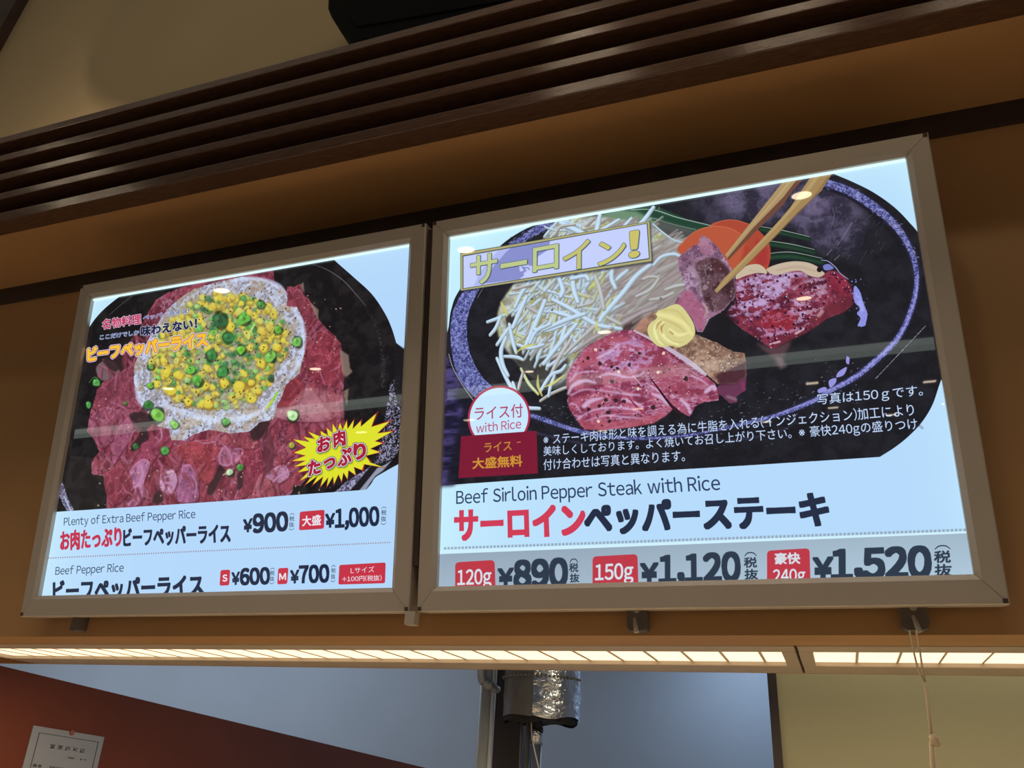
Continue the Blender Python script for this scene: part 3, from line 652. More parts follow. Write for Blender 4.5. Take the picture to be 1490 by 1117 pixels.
# ---------------------------------------------------------------- left panel: beef pepper rice
def paint_left():
    a = Art(LX0, (176, 214, 250)); rs = np.random.RandomState(9)
    yy, xx = np.mgrid[0:CH, 0:CW].astype(np.float32); u = xx / CW; v = yy / CH
    t = np.clip(np.exp(-u * 9) * .9 + np.exp(-v * 20) * .5, 0, 1)
    a.im = mixc((180, 216, 251), (200, 238, 255), t)
    def dark(sl):
        n = noise('mid')[sl]; g = noise('grain')[sl]
        return mixc((26, 24, 26), (38, 35, 37), sstep(.35, .7, n)) + (g - .5)[..., None] * .025
    arc1 = smooth_open([(128, 476), (137, 463), (151, 448), (172, 431), (205, 408)], 5).tolist(); arc2 = smooth_open([(455, 348), (486, 378), (512, 401), (540, 427), (559, 455), (569, 477), (575.5, 498)], 5).tolist()
    arc3 = smooth_open([(592, 668), (574, 677), (558, 686), (545, 694), (539, 703), (532, 711.5)], 4).tolist()
    a.poly(arc1 + [(300, 370)] + arc2 + [(586, 507), (600, 522)] + arc3 + [ (519, 713), (400, 721.5), (240, 733), (60, 746), (90, 600)], dark)
    def silver(sl):
        g = noise('fine2')[sl]; g2 = noise('grain')[sl]
        return mixc((66, 64, 88), (186, 184, 220), sstep(.3, .72, g * .5 + g2 * .5))
    spk = lambda sl: sstep(.45, .6, noise('grain')[sl])
    # rim glints
    a.stroke([(452, 383), (474, 391), (497, 406), (515, 425), (531, 444)], [.8, 1.6, 2, 1.8, .8], (112, 108, 114), .85, blur=1)
    a.stroke([(192, 429), (175, 442), (158, 457)], [1.2, 1.4, 1], (110, 106, 110), .8)
    a.stroke([(531, 446), (548, 478), (556, 520), (556, 560)], [2, 5, 8, 10], (120, 118, 132), .35, blur=6, mul=spk)
    a.poly([(566, 560), (580, 540), (584, 640), (574, 664), (558, 672), (548, 668), (556, 630)], silver, .85, blur=3, mul=spk)
    a.poly([(576, 500), (590, 508), (590, 560), (578, 590), (572, 560)], (30, 28, 32), .9, blur=4)
    a.poly([(548, 655), (574, 625), (578, 655), (560, 672), (542, 676)], (150, 148, 178), .7, blur=4, mul=spk)
    a.poly([(484, 717), (500, 702), (518, 690), (532, 682), (540, 676), (528, 690), (510, 712)], silver, .95, blur=2)
    a.poly([(506, 716), (540, 676), (552, 678), (524, 714)], (34, 30, 36), .95, blur=1)
    a.poly([(519, 716), (548, 680), (558, 676), (570, 668), (556, 684), (545, 692), (536, 704), (530, 714)], (160, 168, 190), .9, blur=2)
    a.poly([(84, 700), (90, 702), (96, 722), (106, 742), (98, 746), (84, 724)], silver, .95, blur=2)
    a.stroke([(92, 722), (102, 744)], [3, 4], (180, 196, 226), .9, blur=1)
    a.stroke([(80, 712), (92, 744)], [5, 7], (22, 20, 24), 1)
    # beef
    MT = [(217, 449), (226, 435), (244, 424), (276, 413), (305, 405), (351, 398), (360, 392), (396, 388), (398, 408), (408, 416), (416, 424), (417, 415), (426, 417), (436, 412), (440, 427), (448, 434), (456, 446), (461, 463), (474, 477), (486, 487),
          (495, 500), (497, 519), (500, 545), (498, 573), (499, 605), (505, 640), (470, 680), (440, 700), (436, 706), (426, 705), (424, 714), (417, 724), (300, 734), (153, 744), (155, 700), (148, 692), (132, 689), (131, 672), (143, 656), (136, 640), (125, 627), (127, 616), (130, 599),
          (137, 579), (139, 567), (152, 551), (140, 548), (138, 536), (148, 522), (170, 515), (200, 480)]
    beef = meat_tex((146, 68, 84), (98, 42, 56), (180, 124, 148), fat_amt=.42)
    a.poly(MT, beef, rough=1.2)
    a.poly([(120, 525), (205, 478), (215, 505), (190, 530), (165, 548), (130, 560)], (38, 30, 32), .8, blur=10)
    a.poly([(138, 536), (148, 525), (165, 528), (172, 540), (160, 550), (146, 552)], (120, 100, 108), .9, smooth=True, blur=3)
    PM = a.P(MT); mx0, my0, mw, mh = a.win(PM); mM = np.zeros((CH, CW), np.float32); mM[my0:my0 + mh, mx0:mx0 + mw] = dilate(coverage([PM], mx0, my0, mw, mh), 2)
    inM = lambda sl: mM[sl]
    def ribbons(n, wl, wh, al):
        cand = [p for p in rnd_in(MT, n * 4, rs) if not (205 < p[0] < 425 and p[1] < 610)][:n]
        for i, (x, y) in enumerate(cand):
            ang = math.radians(rs.uniform(45, 135) if y > 600 else rs.uniform(20, 110)) if x < 420 else math.radians(rs.uniform(60, 150))
            L = rs.uniform(14, 38); w = rs.uniform(wl, wh); dx, dy = math.cos(ang) * L / 2, math.sin(ang) * L / 2; k = rs.uniform(-7, 7)
            pth = [(x - dx, y - dy), (x + k, y - k * .4), (x + dx, y + dy)]
            c = [(150, 66, 82), (128, 52, 68), (158, 84, 104), (168, 98, 126), (112, 44, 58), (146, 60, 70)][rs.randint(6)]
            a.stroke([(p[0] + 1.6, p[1] + 1.6) for p in pth], [w * .7, w + 1, w * .5], (66, 30, 40), .5 * al, blur=5, mul=inM)
            a.stroke(pth, [w * .6, w, w * .4], c, .8 * al, blur=3, mul=inM)
            a.stroke([(p[0] - w * .36, p[1] - w * .1) for p in pth], [.6, 1.8, .5], tuple(min(255, q + 40) for q in c), .65 * al, blur=2, mul=inM)
            a.stroke([(p[0] + w * .15, p[1]) for p in pth], [.5, 1.4, .5], tuple(min(255, int(q * 1.05 + 22)) for q in c), .5 * al, blur=1, mul=inM)
    ribbons(260, 5, 13, 1.0)
    # folds of the slices
    F = [([(140, 570), (165, 548), (190, 532), (196, 560), (200, 590), (170, 592), (145, 600)], (160, 66, 82)), ([(128, 610), (150, 592), (175, 600), (172, 626), (150, 650), (136, 640)], (176, 84, 106)),
         ([(165, 640), (172, 622), (186, 606), (192, 630), (176, 656), (162, 676)], (186, 90, 116)), ([(200, 650), (215, 635), (240, 640), (225, 665), (205, 690), (198, 670)], (180, 70, 92)),
         ([(190, 680), (205, 668), (216, 674), (208, 700), (206, 725), (196, 735), (184, 734), (196, 716), (186, 696)], (200, 118, 156)), ([(255, 650), (290, 640), (320, 644), (316, 680), (300, 704), (288, 690), (270, 672)], (190, 68, 74)),
         ([(262, 680), (275, 676), (284, 696), (286, 726), (262, 730), (252, 716)], (184, 98, 136)), ([(232, 690), (250, 684), (256, 700), (246, 720), (232, 708)], (214, 150, 176)), ([(316, 660), (330, 648), (348, 650), (350, 662), (340, 676), (322, 676)], (200, 108, 134)),
         ([(350, 640), (370, 636), (380, 664), (376, 700), (350, 726), (330, 728), (345, 690)], (168, 60, 76)), ([(366, 724), (378, 690), (392, 700), (396, 722)], (196, 92, 98)), ([(385, 690), (410, 676), (420, 690), (404, 702)], (206, 132, 160)),
         ([(400, 575), (420, 560), (450, 566), (470, 590), (480, 610), (430, 612), (400, 604)], (196, 110, 120)), ([(448, 500), (465, 480), (490, 496), (496, 530), (484, 560), (450, 548), (442, 520)], (170, 56, 70)),
         ([(424, 430), (432, 420), (446, 440), (452, 460), (446, 470), (436, 450)], (172, 68, 80)), ([(150, 690), (175, 678), (190, 700), (176, 728), (158, 730)], (164, 56, 72)), ([(392, 560), (415, 545), (440, 560), (430, 585), (400, 590)], (176, 58, 66)),
         ([(300, 640), (345, 622), (370, 628), (372, 650), (340, 650)], (184, 78, 88)), ([(220, 540 + 100), (240, 622), (250, 632), (246, 650), (228, 652)], (190, 74, 96))]
    for pts, c in F:
        g_ = sum(c) / 3; c = tuple(int((q * .82 + g_ * .18) * k_) for q, k_ in zip(c, (.9, .9, .97)))
        a.poly([(p[0] + 1.5, p[1] + 2) for p in pts], (84, 30, 42), .7, smooth=True, blur=4)
        a.poly(pts, c, .8, smooth=True, blur=3)
        a.poly(pts, meat_tex(c, tuple(int(q * .8) for q in c), tuple(min(255, int(q * 1.1 + 36)) for q in c), fat_amt=.5), .8, smooth=True, blur=3)
        q = pts[:max(3, len(pts) // 2)]; a.stroke(q, [.8, 1.8, .8], tuple(min(255, int(k + 50)) for k in c), .7, blur=1)
    ribbons(150, 3, 8, .75)
    PK = (190, 136, 176)
    for pts, w in (([(320, 652), (328, 650), (336, 672), (322, 676), (318, 664), (322, 652)], [3, 3]), ([(204, 676), (206, 690), (200, 704)], [5, 9, 6]), ([(232, 704), (244, 702), (252, 708), (244, 716)], [5, 6, 3]), ([(238, 694), (252, 690)], [4, 3]),
                   ([(264, 682), (260, 700), (258, 726)], [1.5, 1.5]), ([(278, 690), (284, 704), (282, 724)], [2, 3, 2]), ([(196, 624), (190, 632), (186, 650)], [2, 2.4, 1]), ([(232, 622), (234, 634), (230, 642)], [3, 5, 2]), ([(282, 640), (296, 644), (312, 642)], [1.5, 3, 1.5]),
                   ([(340, 652), (352, 654), (346, 668)], [2, 3, 2]), ([(396, 700), (408, 690), (418, 694)], [4, 6, 3]), ([(340, 726), (346, 706), (338, 700)], [2, 3, 2]), ([(406, 678), (414, 686), (420, 690)], [3, 4, 2]), ([(456, 640), (470, 632), (480, 636)], [3, 5, 3]),
                   ([(462, 530), (466, 545), (472, 560)], [1, 2, 1]), ([(478, 540), (490, 534), (496, 526)], [1, 2, 1]), ([(428, 580), (440, 590), (452, 586)], [1, 2, 1])):
        a.stroke(pts, w, PK, .85, blur=2)
    for pts in ([(208, 620), (216, 636), (204, 646), (194, 656), (188, 652), (198, 636)], [(312, 690), (318, 676), (326, 684), (318, 700), (306, 720), (300, 712)], [(344, 690), (350, 686), (352, 706), (344, 712)], [(222, 720), (232, 712), (236, 728), (222, 732)], [(186, 604), (206, 598), (222, 612), (206, 624)],
                [(364, 620), (392, 610), (380, 636), (366, 640)], [(148, 524), (160, 516), (176, 530), (164, 540)]):
        a.poly(pts, (50, 38, 40), .85, smooth=True, blur=4)
    a.poly([(380, 640), (392, 625), (400, 660), (392, 690), (384, 690)], (96, 52, 62), .7, blur=5)
    a.poly([(418, 590), (444, 560), (500, 575), (500, 605), (420, 612)], (200, 140, 148), .35, blur=6)
    for pts in ([(493, 508), (506, 516), (508, 534), (512, 540), (502, 548), (496, 540)], [(497, 570), (506, 564), (504, 590)], [(436, 414), (440, 410), (442, 428)], [(450, 440), (462, 450), (462, 466)]):
        a.poly(pts, (146, 124, 112), .8, blur=3, rough=1)
    for k in range(420):
        x, y = rs.uniform(128, 500), rs.uniform(560, 735)
        if k > 330: x, y = rs.uniform(440, 495), rs.uniform(425, 575)
        if 215 < x < 420 and y < 625: continue
        blob(a, x, y, rs.uniform(.5, 1.4), [(66, 34, 40), (66, 34, 40), (214, 176, 160)][k % 3], rs, .75)
    # rice
    RC = [(212, 498), (201, 515), (194, 530), (193, 556), (195, 560), (200, 579), (208, 595), (222, 606), (228, 619), (244, 623), (248, 640), (267, 640), (277, 633), (299, 625), (307, 625), (335, 630), (362, 627), (377, 613), (396, 610), (402, 588), (409, 576), (414, 560), (435, 542), (441, 515), (443, 490), (439, 462),
          (431, 446), (416, 444), (417, 431), (401, 413), (378, 404), (351, 402), (316, 409), (280, 420), (258, 435), (242, 449), (230, 467), (220, 482)]
    def rice(sl):
        n = noise('mid')[sl]; g = noise('fine')[sl]; gr = noise('fine2')[sl]
        c = mixc((150, 146, 156), (196, 204, 230), sstep(.32, .6, g))
        b = sstep(.45, .66, n) * .6; c = c * (1 - b[..., None]) + C3((166, 142, 112)) * b[..., None]
        return c * (.86 + .26 * gr[..., None])
    a.poly(RC, rice, rough=1.4)
    for pts, w in (([(416, 428), (404, 414), (380, 406), (352, 404), (336, 408)], [6, 9, 10, 10, 6]), ([(426, 448), (438, 470), (440, 500), (432, 530), (420, 548)], [8, 12, 14, 12, 8]), ([(196, 545), (198, 575), (206, 590)], [6, 9, 8]), ([(240, 590), (290, 606), (340, 610), (375, 600)], [10, 14, 14, 10])):
        a.stroke(pts, w, (206, 218, 248), .7, blur=4)
    for i, (x, y) in enumerate(rnd_in(RC, 700, rs)):
        an = rs.uniform(0, 3.14); d = 2.2
        a.stroke([(x, y), (x + math.cos(an) * d, y + math.sin(an) * d)], [1.3, 1.6], [(212, 220, 244), (180, 176, 184), (142, 126, 112)][i % 3], .6, smooth=False)
    # corn and spring onion
    KZ = [(240, 470), (270, 440), (310, 425), (350, 428), (385, 440), (415, 465), (420, 500), (400, 540), (375, 575), (340, 592), (290, 594), (255, 580), (225, 560), (215, 530), (225, 500)]
    a.poly(KZ, (160, 156, 98), .6, smooth=True, blur=16)
    pts = rnd_in(KZ, 620, rs)
    Y_ = [(214, 192, 74), (206, 190, 84), (204, 204, 104), (222, 208, 76)]; G_ = [(112, 182, 86), (84, 152, 82), (68, 122, 82), (138, 204, 96), (158, 196, 122)]
    for i, (x, y) in enumerate(pts):
        core = ((x - 330) / 70) ** 2 + ((y - 510) / 60) ** 2
        isG = rs.rand() < (.68 if core < .8 else .3)
        if isG:
            c = G_[rs.randint(5)]; r = rs.uniform(2.4, 5); blob(a, x + .6, y + 1, r + .6, (70, 96, 58), rs, .5, blur=3); blob(a, x, y, r, c, rs, .92, asp=rs.uniform(.7, 1), blur=1)
            if rs.rand() < .35: blob(a, x, y, r * .42, tuple(int(q * .72) for q in c), rs, .8)
            else: blob(a, x - 1, y - 1.2, r * .5, tuple(min(255, q + 34) for q in c), rs, .6, blur=1)
        else:
            c = Y_[rs.randint(4)]; r = rs.uniform(3, 6); blob(a, x + .8, y + 1.6, r + .8, (146, 122, 62), rs, .55, blur=3); blob(a, x, y, r, c, rs, .95, asp=rs.uniform(.75, 1), ang=rs.uniform(0, 3), jit=.3, blur=1)
            blob(a, x - .8, y - 1.2, r * .5, (232, 218, 110), rs, .5, blur=2)
    for x, y, r in ((241, 541, 8), (258, 545, 8), (248, 568, 8), (347, 561, 11), (364, 556, 7), (325, 556, 9), (382, 504, 9), (402, 504, 8), (379, 528, 8), (334, 474, 8), (298, 560, 8), (272, 583, 8), (302, 586, 9), (237, 524, 8), (374, 568, 6)):
        r *= .86
        blob(a, x + .8, y + 1.6, r + 1, (150, 112, 50), rs, .7, blur=3); blob(a, x, y, r, (218, 200, 70), rs, jit=.25, asp=.8, ang=x, blur=2); blob(a, x - 1.4, y - 2, r * .45, (236, 220, 100), rs, .6, blur=3)
    for x, y, r, c in ((318, 466, 11, (58, 104, 66)), (352, 463, 10, (110, 188, 76)), (378, 442, 6, (86, 156, 76)), (392, 518, 9, (128, 196, 88)), (430, 496, 7, (120, 190, 90)), (403, 478, 7, (104, 178, 66)), (218, 532, 5, (116, 170, 80)), (217, 560, 5, (120, 188, 70)), (276, 538, 6, (110, 196, 76)),
                       (349, 508, 7, (120, 204, 66)), (227, 603, 11, (128, 196, 84)), (214, 588, 7, (60, 120, 60)), (252, 617, 6, (130, 200, 70)), (238, 655, 6, (84, 160, 80)), (327, 613, 6, (92, 168, 74)), (424, 604, 8.5, (190, 232, 170)), (333, 687, 5.5, (190, 224, 180)), (348, 679, 6, (84, 146, 74)), (196, 648, 5, (60, 110, 62)),
                       (138, 556, 6, (92, 170, 84)), (127, 588, 5, (84, 160, 84)), (423, 647, 5, (180, 176, 70)), (180, 586, 3, (100, 130, 70)), (392, 549, 5, (58, 106, 70)), (330, 490, 8, (60, 126, 72)), (306, 516, 8, (66, 136, 70)), (322, 540, 8, (70, 148, 74)), (285, 552, 8, (100, 180, 72))):
        blob(a, x + .7, y + 1.2, r + .8, (30, 44, 30), rs, .7, blur=2); blob(a, x, y, r * .95, c, rs, jit=.26, asp=rs.uniform(.75, 1), ang=x, blur=2)
        blob(a, x + r * .1, y, r * .4, tuple(int(q * .74) for q in c), rs, .6, jit=.3, blur=2); blob(a, x - r * .35, y - r * .3, r * .35, tuple(min(255, q + 36) for q in c), rs, .6, blur=2)
    a.stroke([(390, 590), (398, 578), (402, 570)], [7, 7, 7], (150, 204, 70)); a.stroke([(386, 594), (394, 582)], [6, 6], (206, 206, 84), .8)
    a.stroke([(360, 492), (363, 482), (366, 476)], [6, 8, 6], (210, 226, 110), .9); a.stroke([(128, 556), (136, 548), (144, 554)], [1.5, 2, 1.5], (60, 130, 60))
    

    soften(a, KZ, 2, .9)
    soften(a, MT, 1, .7)
    for k, (x, y) in enumerate(rnd_in(RC, 420, rs)): blob(a, x, y, rs.uniform(.4, 1.35), (60, 48, 38), rs, .8)
    a.poly([(30, 747.5), (82, 744), (240, 734), (340, 727.3), (400, 721.5), (519, 712.8), (532, 711.6), (545, 710), (620, 706), (620, 900), (20, 900)], lambda sl: mixc((180, 216, 251), (200, 238, 255), t[sl]))
    # starburst
    tips = [(550, 597), (571, 609), (576, 624.5), (560, 643), (556, 657), (562, 681), (541, 673), (528, 685), (518, 693), (505, 699), (496, 703), (484, 707), (473, 711), (463, 711), (451, 708), (440, 707.5), (430.5, 702), (427, 689), (421, 680), (418, 671), (421, 658), (420, 637), (436, 633), (443.5, 625), (463, 624), (472.5, 619), (482, 612.5), (493.5, 611), (504, 608), (515, 607), (526, 608)]
    cx, cy = 494, 657; star = []
    tips.sort(key=lambda p: math.atan2(p[1] - cy, p[0] - cx))
    for i, p in enumerate(tips):
        q = tips[(i + 1) % len(tips)]; star.append(p); f = .70
        star.append((cx + ((p[0] + q[0]) / 2 - cx) * f, cy + ((p[1] + q[1]) / 2 - cy) * f))
    a.poly(star, (160, 40, 50)); inner = [(cx + (p[0] - cx) * .955, cy + (p[1] - cy) * .955) for p in star]; inner = [(p[0], p[1] ) for p in inner]
    st2 = []
    for i, p in enumerate(star):
        k = .93 if i % 2 == 0 else .965
        st2.append((cx + (p[0] - cx) * k, cy + (p[1] - cy) * k))
    a.poly(st2, (222, 226, 48))
    o = ((2.9, (30, 46, 62)), (1.9, (226, 232, 246)))
    def burst(sg, bl, br, tl):
        a.text(sg, bl, br, tl, (168, 34, 56), bold=.055, outline=o, shadow=(6, 8, (70, 80, 20), .6, 5))
    burst('お', (461, 657.5), (479, 652.5), (461, 637)); burst('肉', (485.5, 650), (501.5, 646), (484, 628))
    burst('た', (448, 692), (465, 686.5), (447, 672)); burst('っ', (471, 682), (486, 678), (470.5, 669)); burst('ぷ', (491, 679), (510, 672), (490.5, 656)); burst('り', (515, 668), (531, 665), (513.5, 646.5))

    # headline
    a.text('名物料理', (147.5, 478.5), (204, 470), (147.5, 464.5), (188, 52, 92), outline=((1.5, (240, 214, 236)),), bold=.03)
    a.text('ペッパーライス!', (207, 465), (274, 454.5), (207, 458.5), (64, 74, 140), outline=((1.2, (214, 222, 250)),), bold=.03)
    a.text('ここだけでしか', (144, 493.5), (201, 486), (144, 487), (66, 84, 150), outline=((1.2, (204, 216, 246)),), bold=.02)
    a.text('味わえない！', (204, 488.5), (285, 476.5), (204, 474.5), (34, 40, 70), outline=((1.4, (210, 214, 238)),), bold=.05)
    a.text('ビーフペッパーライス', (126.5, 525), (300.5, 502.5), (126.5, 506), (246, 196, 62), outline=((3.2, (232, 222, 246)), (1.5, (160, 44, 46))), bold=.075)

    # lower lettering
    a.text('Plenty of Extra Beef Pepper Rice', (91, 764.2), (282.8, 753), (91.5, 753), (40, 54, 88), yref='P', bold=.01, shear=.0)
    a.text('お肉たっぷり', (86.5, 800.3), (175, 794), (86.5, 772.8), (196, 48, 78), bold=.055, sq=True)
    a.text('ビーフペッパーライス', (178.4, 795), (333.5, 788.5), (178.4, 769.5), (34, 42, 68), bold=.058, sq=True)
    NV = (34, 44, 68)
    a.text('¥', (353, 773.8), (365.5, 772), (353, 756), NV, bold=.045, sq=True); a.text('900', (367.5, 774.3), (417, 770.8), (367.5, 748.2), NV, bold=.052, sq=True)
    RD = (198, 54, 72)
    def badge(TL, TR, BR, BL, r=2.2):
        p = [TL, TR, BR, BL]; out = []
        for i in range(4):
            c = np.array(p[i], float); pr = np.array(p[i - 1], float); nx = np.array(p[(i + 1) % 4], float)
            d1 = (pr - c) / np.linalg.norm(pr - c) * r; d2 = (nx - c) / np.linalg.norm(nx - c) * r
            out += [tuple(c + d1), tuple(c + (d1 + d2) * .3), tuple(c + d2)]
        a.poly(out, RD)
    badge((435, 744), (471, 741), (470, 768.5), (433.7, 771)); a.text('大盛', (438.5, 765), (465.5, 763), (438.5, 750.5), (236, 232, 244), bold=.04)
    a.text('¥', (472.6, 767), (485.6, 765.5), (472.6, 748), NV, bold=.045, sq=True); a.text('1,000', (487, 766.5), (550, 763), (487, 741), NV, bold=.052, sq=True, yref='1')
    x = 68.5
    while x < 565:
        y = 811.6 + (x - 68.5) * (788.6 - 811.6) / 497.5; a.poly([(x, y - .9), (x + 1.7, y - 1), (x + 1.7, y + .9), (x, y + .9)], (158, 140, 160)); x += 3.4
    a.text('Beef Pepper Rice', (78.5, 835.8), (178, 831), (79.5, 824.5), (40, 54, 88), yref='B', bold=.01)
    a.text('ビーフペッパーライス', (76, 875), (295, 867), (76, 845.5), NV, bold=.05, sq=True)
    badge((319.5, 829), (333.5, 828.3), (332, 851), (318, 851.7)); a.text('S', (322.5, 845.5), (329, 845), (322.5, 836), (236, 232, 244), bold=.05)
    a.text('¥', (336, 850.2), (347, 849.2), (336, 833), NV, bold=.045, sq=True); a.text('600', (348.5, 850.3), (390.5, 848.8), (348.5, 827.2), NV, bold=.052, sq=True)
    badge((403.5, 826.3), (418.3, 825.5), (416.5, 849), (402, 849.8)); a.text('M', (405, 843.5), (414.5, 843), (405, 834), (236, 232, 244), bold=.04)
    a.text('¥', (421.5, 848), (433.5, 847), (421.5, 830), NV, bold=.045, sq=True); a.text('700', (434.5, 847.5), (477, 846), (434.5, 823), NV, bold=.052, sq=True)
    badge((492.5, 821.5), (560, 817.8), (559, 848), (491, 850)); a.text('Lサイズ', (509, 833.8), (543.5, 831.8), (509, 825.2), (232, 236, 246), bold=.015); a.text('+100円(税抜)', (496.5, 846.2), (554, 844.2), (496.5, 838), (236, 236, 246), bold=.03)
    for x0, x1, y0, y1 in ((419.5, 427, 746.5, 770.5), (553.5, 561, 737, 762.5), (391.5, 398, 826, 849), (480.5, 487, 822, 846)):
        q = (y1 - y0); m = (x0 + x1) / 2
        a.stroke([(x0 + .5, y0 + 2.2), (m, y0), (x1, y0 + 1.6)], [.8, 1, .8], NV); a.stroke([(x0 - .5, y1 - 1.8), (m - .4, y1), (x1 - .6, y1 - 2.4)], [.8, 1, .8], NV)
        a.text('税', (x0, y0 + q * .47), (x1, y0 + q * .46), (x0, y0 + q * .17), NV, bold=.01); a.text('抜', (x0 - .4, y0 + q * .83), (x1 - .4, y0 + q * .82), (x0 - .4, y0 + q * .53), NV, bold=.01)
    return a.im

def art_image(name, im):
    img = bpy.data.images.new(name, CW, CH, alpha=False)
    buf = np.ones((CH, CW, 4), np.float32); buf[..., :3] = np.clip(im, 0, 1)[::-1]
    img.pixels.foreach_set(buf.ravel()); img.update()
    return img
# ================================================================ materials
def mat(name, col, rough=0.6, metal=0.0, var=0.0, scale=8.0, bump=0.0, bscale=60.0, spec=0.5, stretch=None, col2=None, coords='Object'):
    m = bpy.data.materials.new(name); m.use_nodes = True
    nt = m.node_tree; b = nt.nodes['Principled BSDF']
    b.inputs['Base Color'].default_value = (*col, 1); b.inputs['Roughness'].default_value = rough
    b.inputs['Metallic'].default_value = metal; b.inputs['Specular IOR Level'].default_value = spec
    tc = nt.nodes.new('ShaderNodeTexCoord'); mp = nt.nodes.new('ShaderNodeMapping')
    nt.links.new(tc.outputs[coords], mp.inputs[0])
    if stretch: mp.inputs['Scale'].default_value = stretch
    if var or col2:
        n = nt.nodes.new('ShaderNodeTexNoise'); n.inputs['Scale'].default_value = scale; n.inputs['Detail'].default_value = 5
        r = nt.nodes.new('ShaderNodeMix'); r.data_type = 'RGBA'
        c2 = col2 or tuple(c * (1 - var) for c in col); c1 = col if col2 else tuple(min(1, c * (1 + var)) for c in col)
        r.inputs[6].default_value = (*c2, 1); r.inputs[7].default_value = (*c1, 1)
        cr = nt.nodes.new('ShaderNodeMapRange'); cr.inputs[1].default_value = 0.3; cr.inputs[2].default_value = 0.7
        nt.links.new(mp.outputs[0], n.inputs['Vector']); nt.links.new(n.outputs[0], cr.inputs[0])
        nt.links.new(cr.outputs[0], r.inputs[0]); nt.links.new(r.outputs[2], b.inputs['Base Color'])
    if bump:
        n2 = nt.nodes.new('ShaderNodeTexNoise'); n2.inputs['Scale'].default_value = bscale; n2.inputs['Detail'].default_value = 4
        bp = nt.nodes.new('ShaderNodeBump'); bp.inputs['Strength'].default_value = bump; bp.inputs['Distance'].default_value = 0.01
        nt.links.new(mp.outputs[0], n2.inputs['Vector']); nt.links.new(n2.outputs[0], bp.inputs['Height']); nt.links.new(bp.outputs[0], b.inputs['Normal'])
    return m
def emit(name, col, st):
    m = bpy.data.materials.new(name); m.use_nodes = True; nt = m.node_tree
    b = nt.nodes['Principled BSDF']; b.inputs['Base Color'].default_value = (0.02, 0.02, 0.02, 1)
    b.inputs['Emission Color'].default_value = (*col, 1); b.inputs['Emission Strength'].default_value = st
    return m
def screen_mat(name, img):
    m = bpy.data.materials.new(name); m.use_nodes = True; nt = m.node_tree
    b = nt.nodes['Principled BSDF']; b.inputs['Base Color'].default_value = (0, 0, 0, 1)
    b.inputs['Roughness'].default_value = 0.015; b.inputs['IOR'].default_value = 1.5
    t = nt.nodes.new('ShaderNodeTexImage'); t.image = img; t.interpolation = 'Linear'
    nt.links.new(t.outputs[0], b.inputs['Emission Color']); b.inputs['Emission Strength'].default_value = 1.0
    return m

M_ORANGE = mat('orange_painted_board', (0.45, 0.248, 0.10), 0.55, var=0.07, scale=3, bump=0.05, bscale=90)
M_BEIGE = mat('beige_wall_paint', (0.50, 0.40, 0.235), 0.8, var=0.05, scale=2, bump=0.03, bscale=120)
M_TRIM = mat('dark_brown_trim', (0.042, 0.024, 0.019), 0.6, var=0.2, scale=20)
M_SLAT = mat('stained_slat_wood', (0.125, 0.062, 0.036), 0.24, col2=(0.072, 0.034, 0.02), scale=26, bump=0.10, bscale=60, stretch=(1.2, 14, 14))
M_BLACK = mat('matt_black', (0.004, 0.004, 0.004), 0.8, var=0.1, spec=0.12)
M_FRAME = mat('satin_aluminium_frame', (0.50, 0.44, 0.375), 0.48, metal=0.25, var=0.03, scale=5, bump=0.03, bscale=200, stretch=(1, 1, 1))
M_SCREW = mat('dark_screw_head', (0.05, 0.04, 0.035), 0.8, var=0.1)  # plain dark finish of the corner screws
M_BACK = mat('charcoal_back_box', (0.03, 0.025, 0.022), 0.7, var=0.1)
M_WHITEPL = mat('off_white_enamel', (0.52, 0.43, 0.33), 0.5, var=0.04)
M_BLADE = mat('louvre_enamel', (0.75, 0.62, 0.44), 0.5, var=0.03)
M_KITCHEN = mat('kitchen_grey_panel', (0.42, 0.47, 0.54), 0.45, var=0.04, scale=2, bump=0.02, bscale=30)
M_RUST = mat('rust_orange_panel', (0.20, 0.044, 0.017), 0.6, var=0.09, scale=4)
M_OLIVE = mat('olive_beige_panel', (0.37, 0.345, 0.22), 0.7, var=0.06, scale=2)
M_POST = mat('dark_post', (0.035, 0.025, 0.028), 0.5, var=0.1)
M_PAPER = mat('white_paper', (0.40, 0.43, 0.50), 0.8, var=0.03)
M_INK = mat('grey_ink', (0.10, 0.11, 0.14), 0.8, var=0.05)
M_FOIL = mat('crinkled_foil', (0.80, 0.82, 0.86), 0.2, metal=1.0, bump=1.0, bscale=26, stretch=(1, 1, 1.8))
M_TAPE = mat('dull_wrap', (0.16, 0.16, 0.15), 0.55, metal=0.0, bump=0.5, bscale=20, var=0.15)
M_TAR = mat('black_wrap_edge', (0.01, 0.01, 0.01), 0.7, bump=0.6, bscale=40)
M_PIPE = mat('grey_plastic_pipe', (0.36, 0.39, 0.41), 0.4, var=0.06)
M_CORD = mat('pull_cord', (0.62, 0.50, 0.33), 0.7, var=0.05)
M_BRACKET = mat('grey_bracket', (0.15, 0.13, 0.12), 0.5, metal=0.3, var=0.1)
M_CLIP = mat('pale_plastic_clip', (0.42, 0.37, 0.31), 0.5, var=0.05)
M_HALLC = mat('hall_ceiling_paint', (0.05, 0.045, 0.04), 0.9, var=0.05)
M_FLOOR = mat('hall_floor_tile', (0.72, 0.64, 0.54), 0.4, var=0.1)

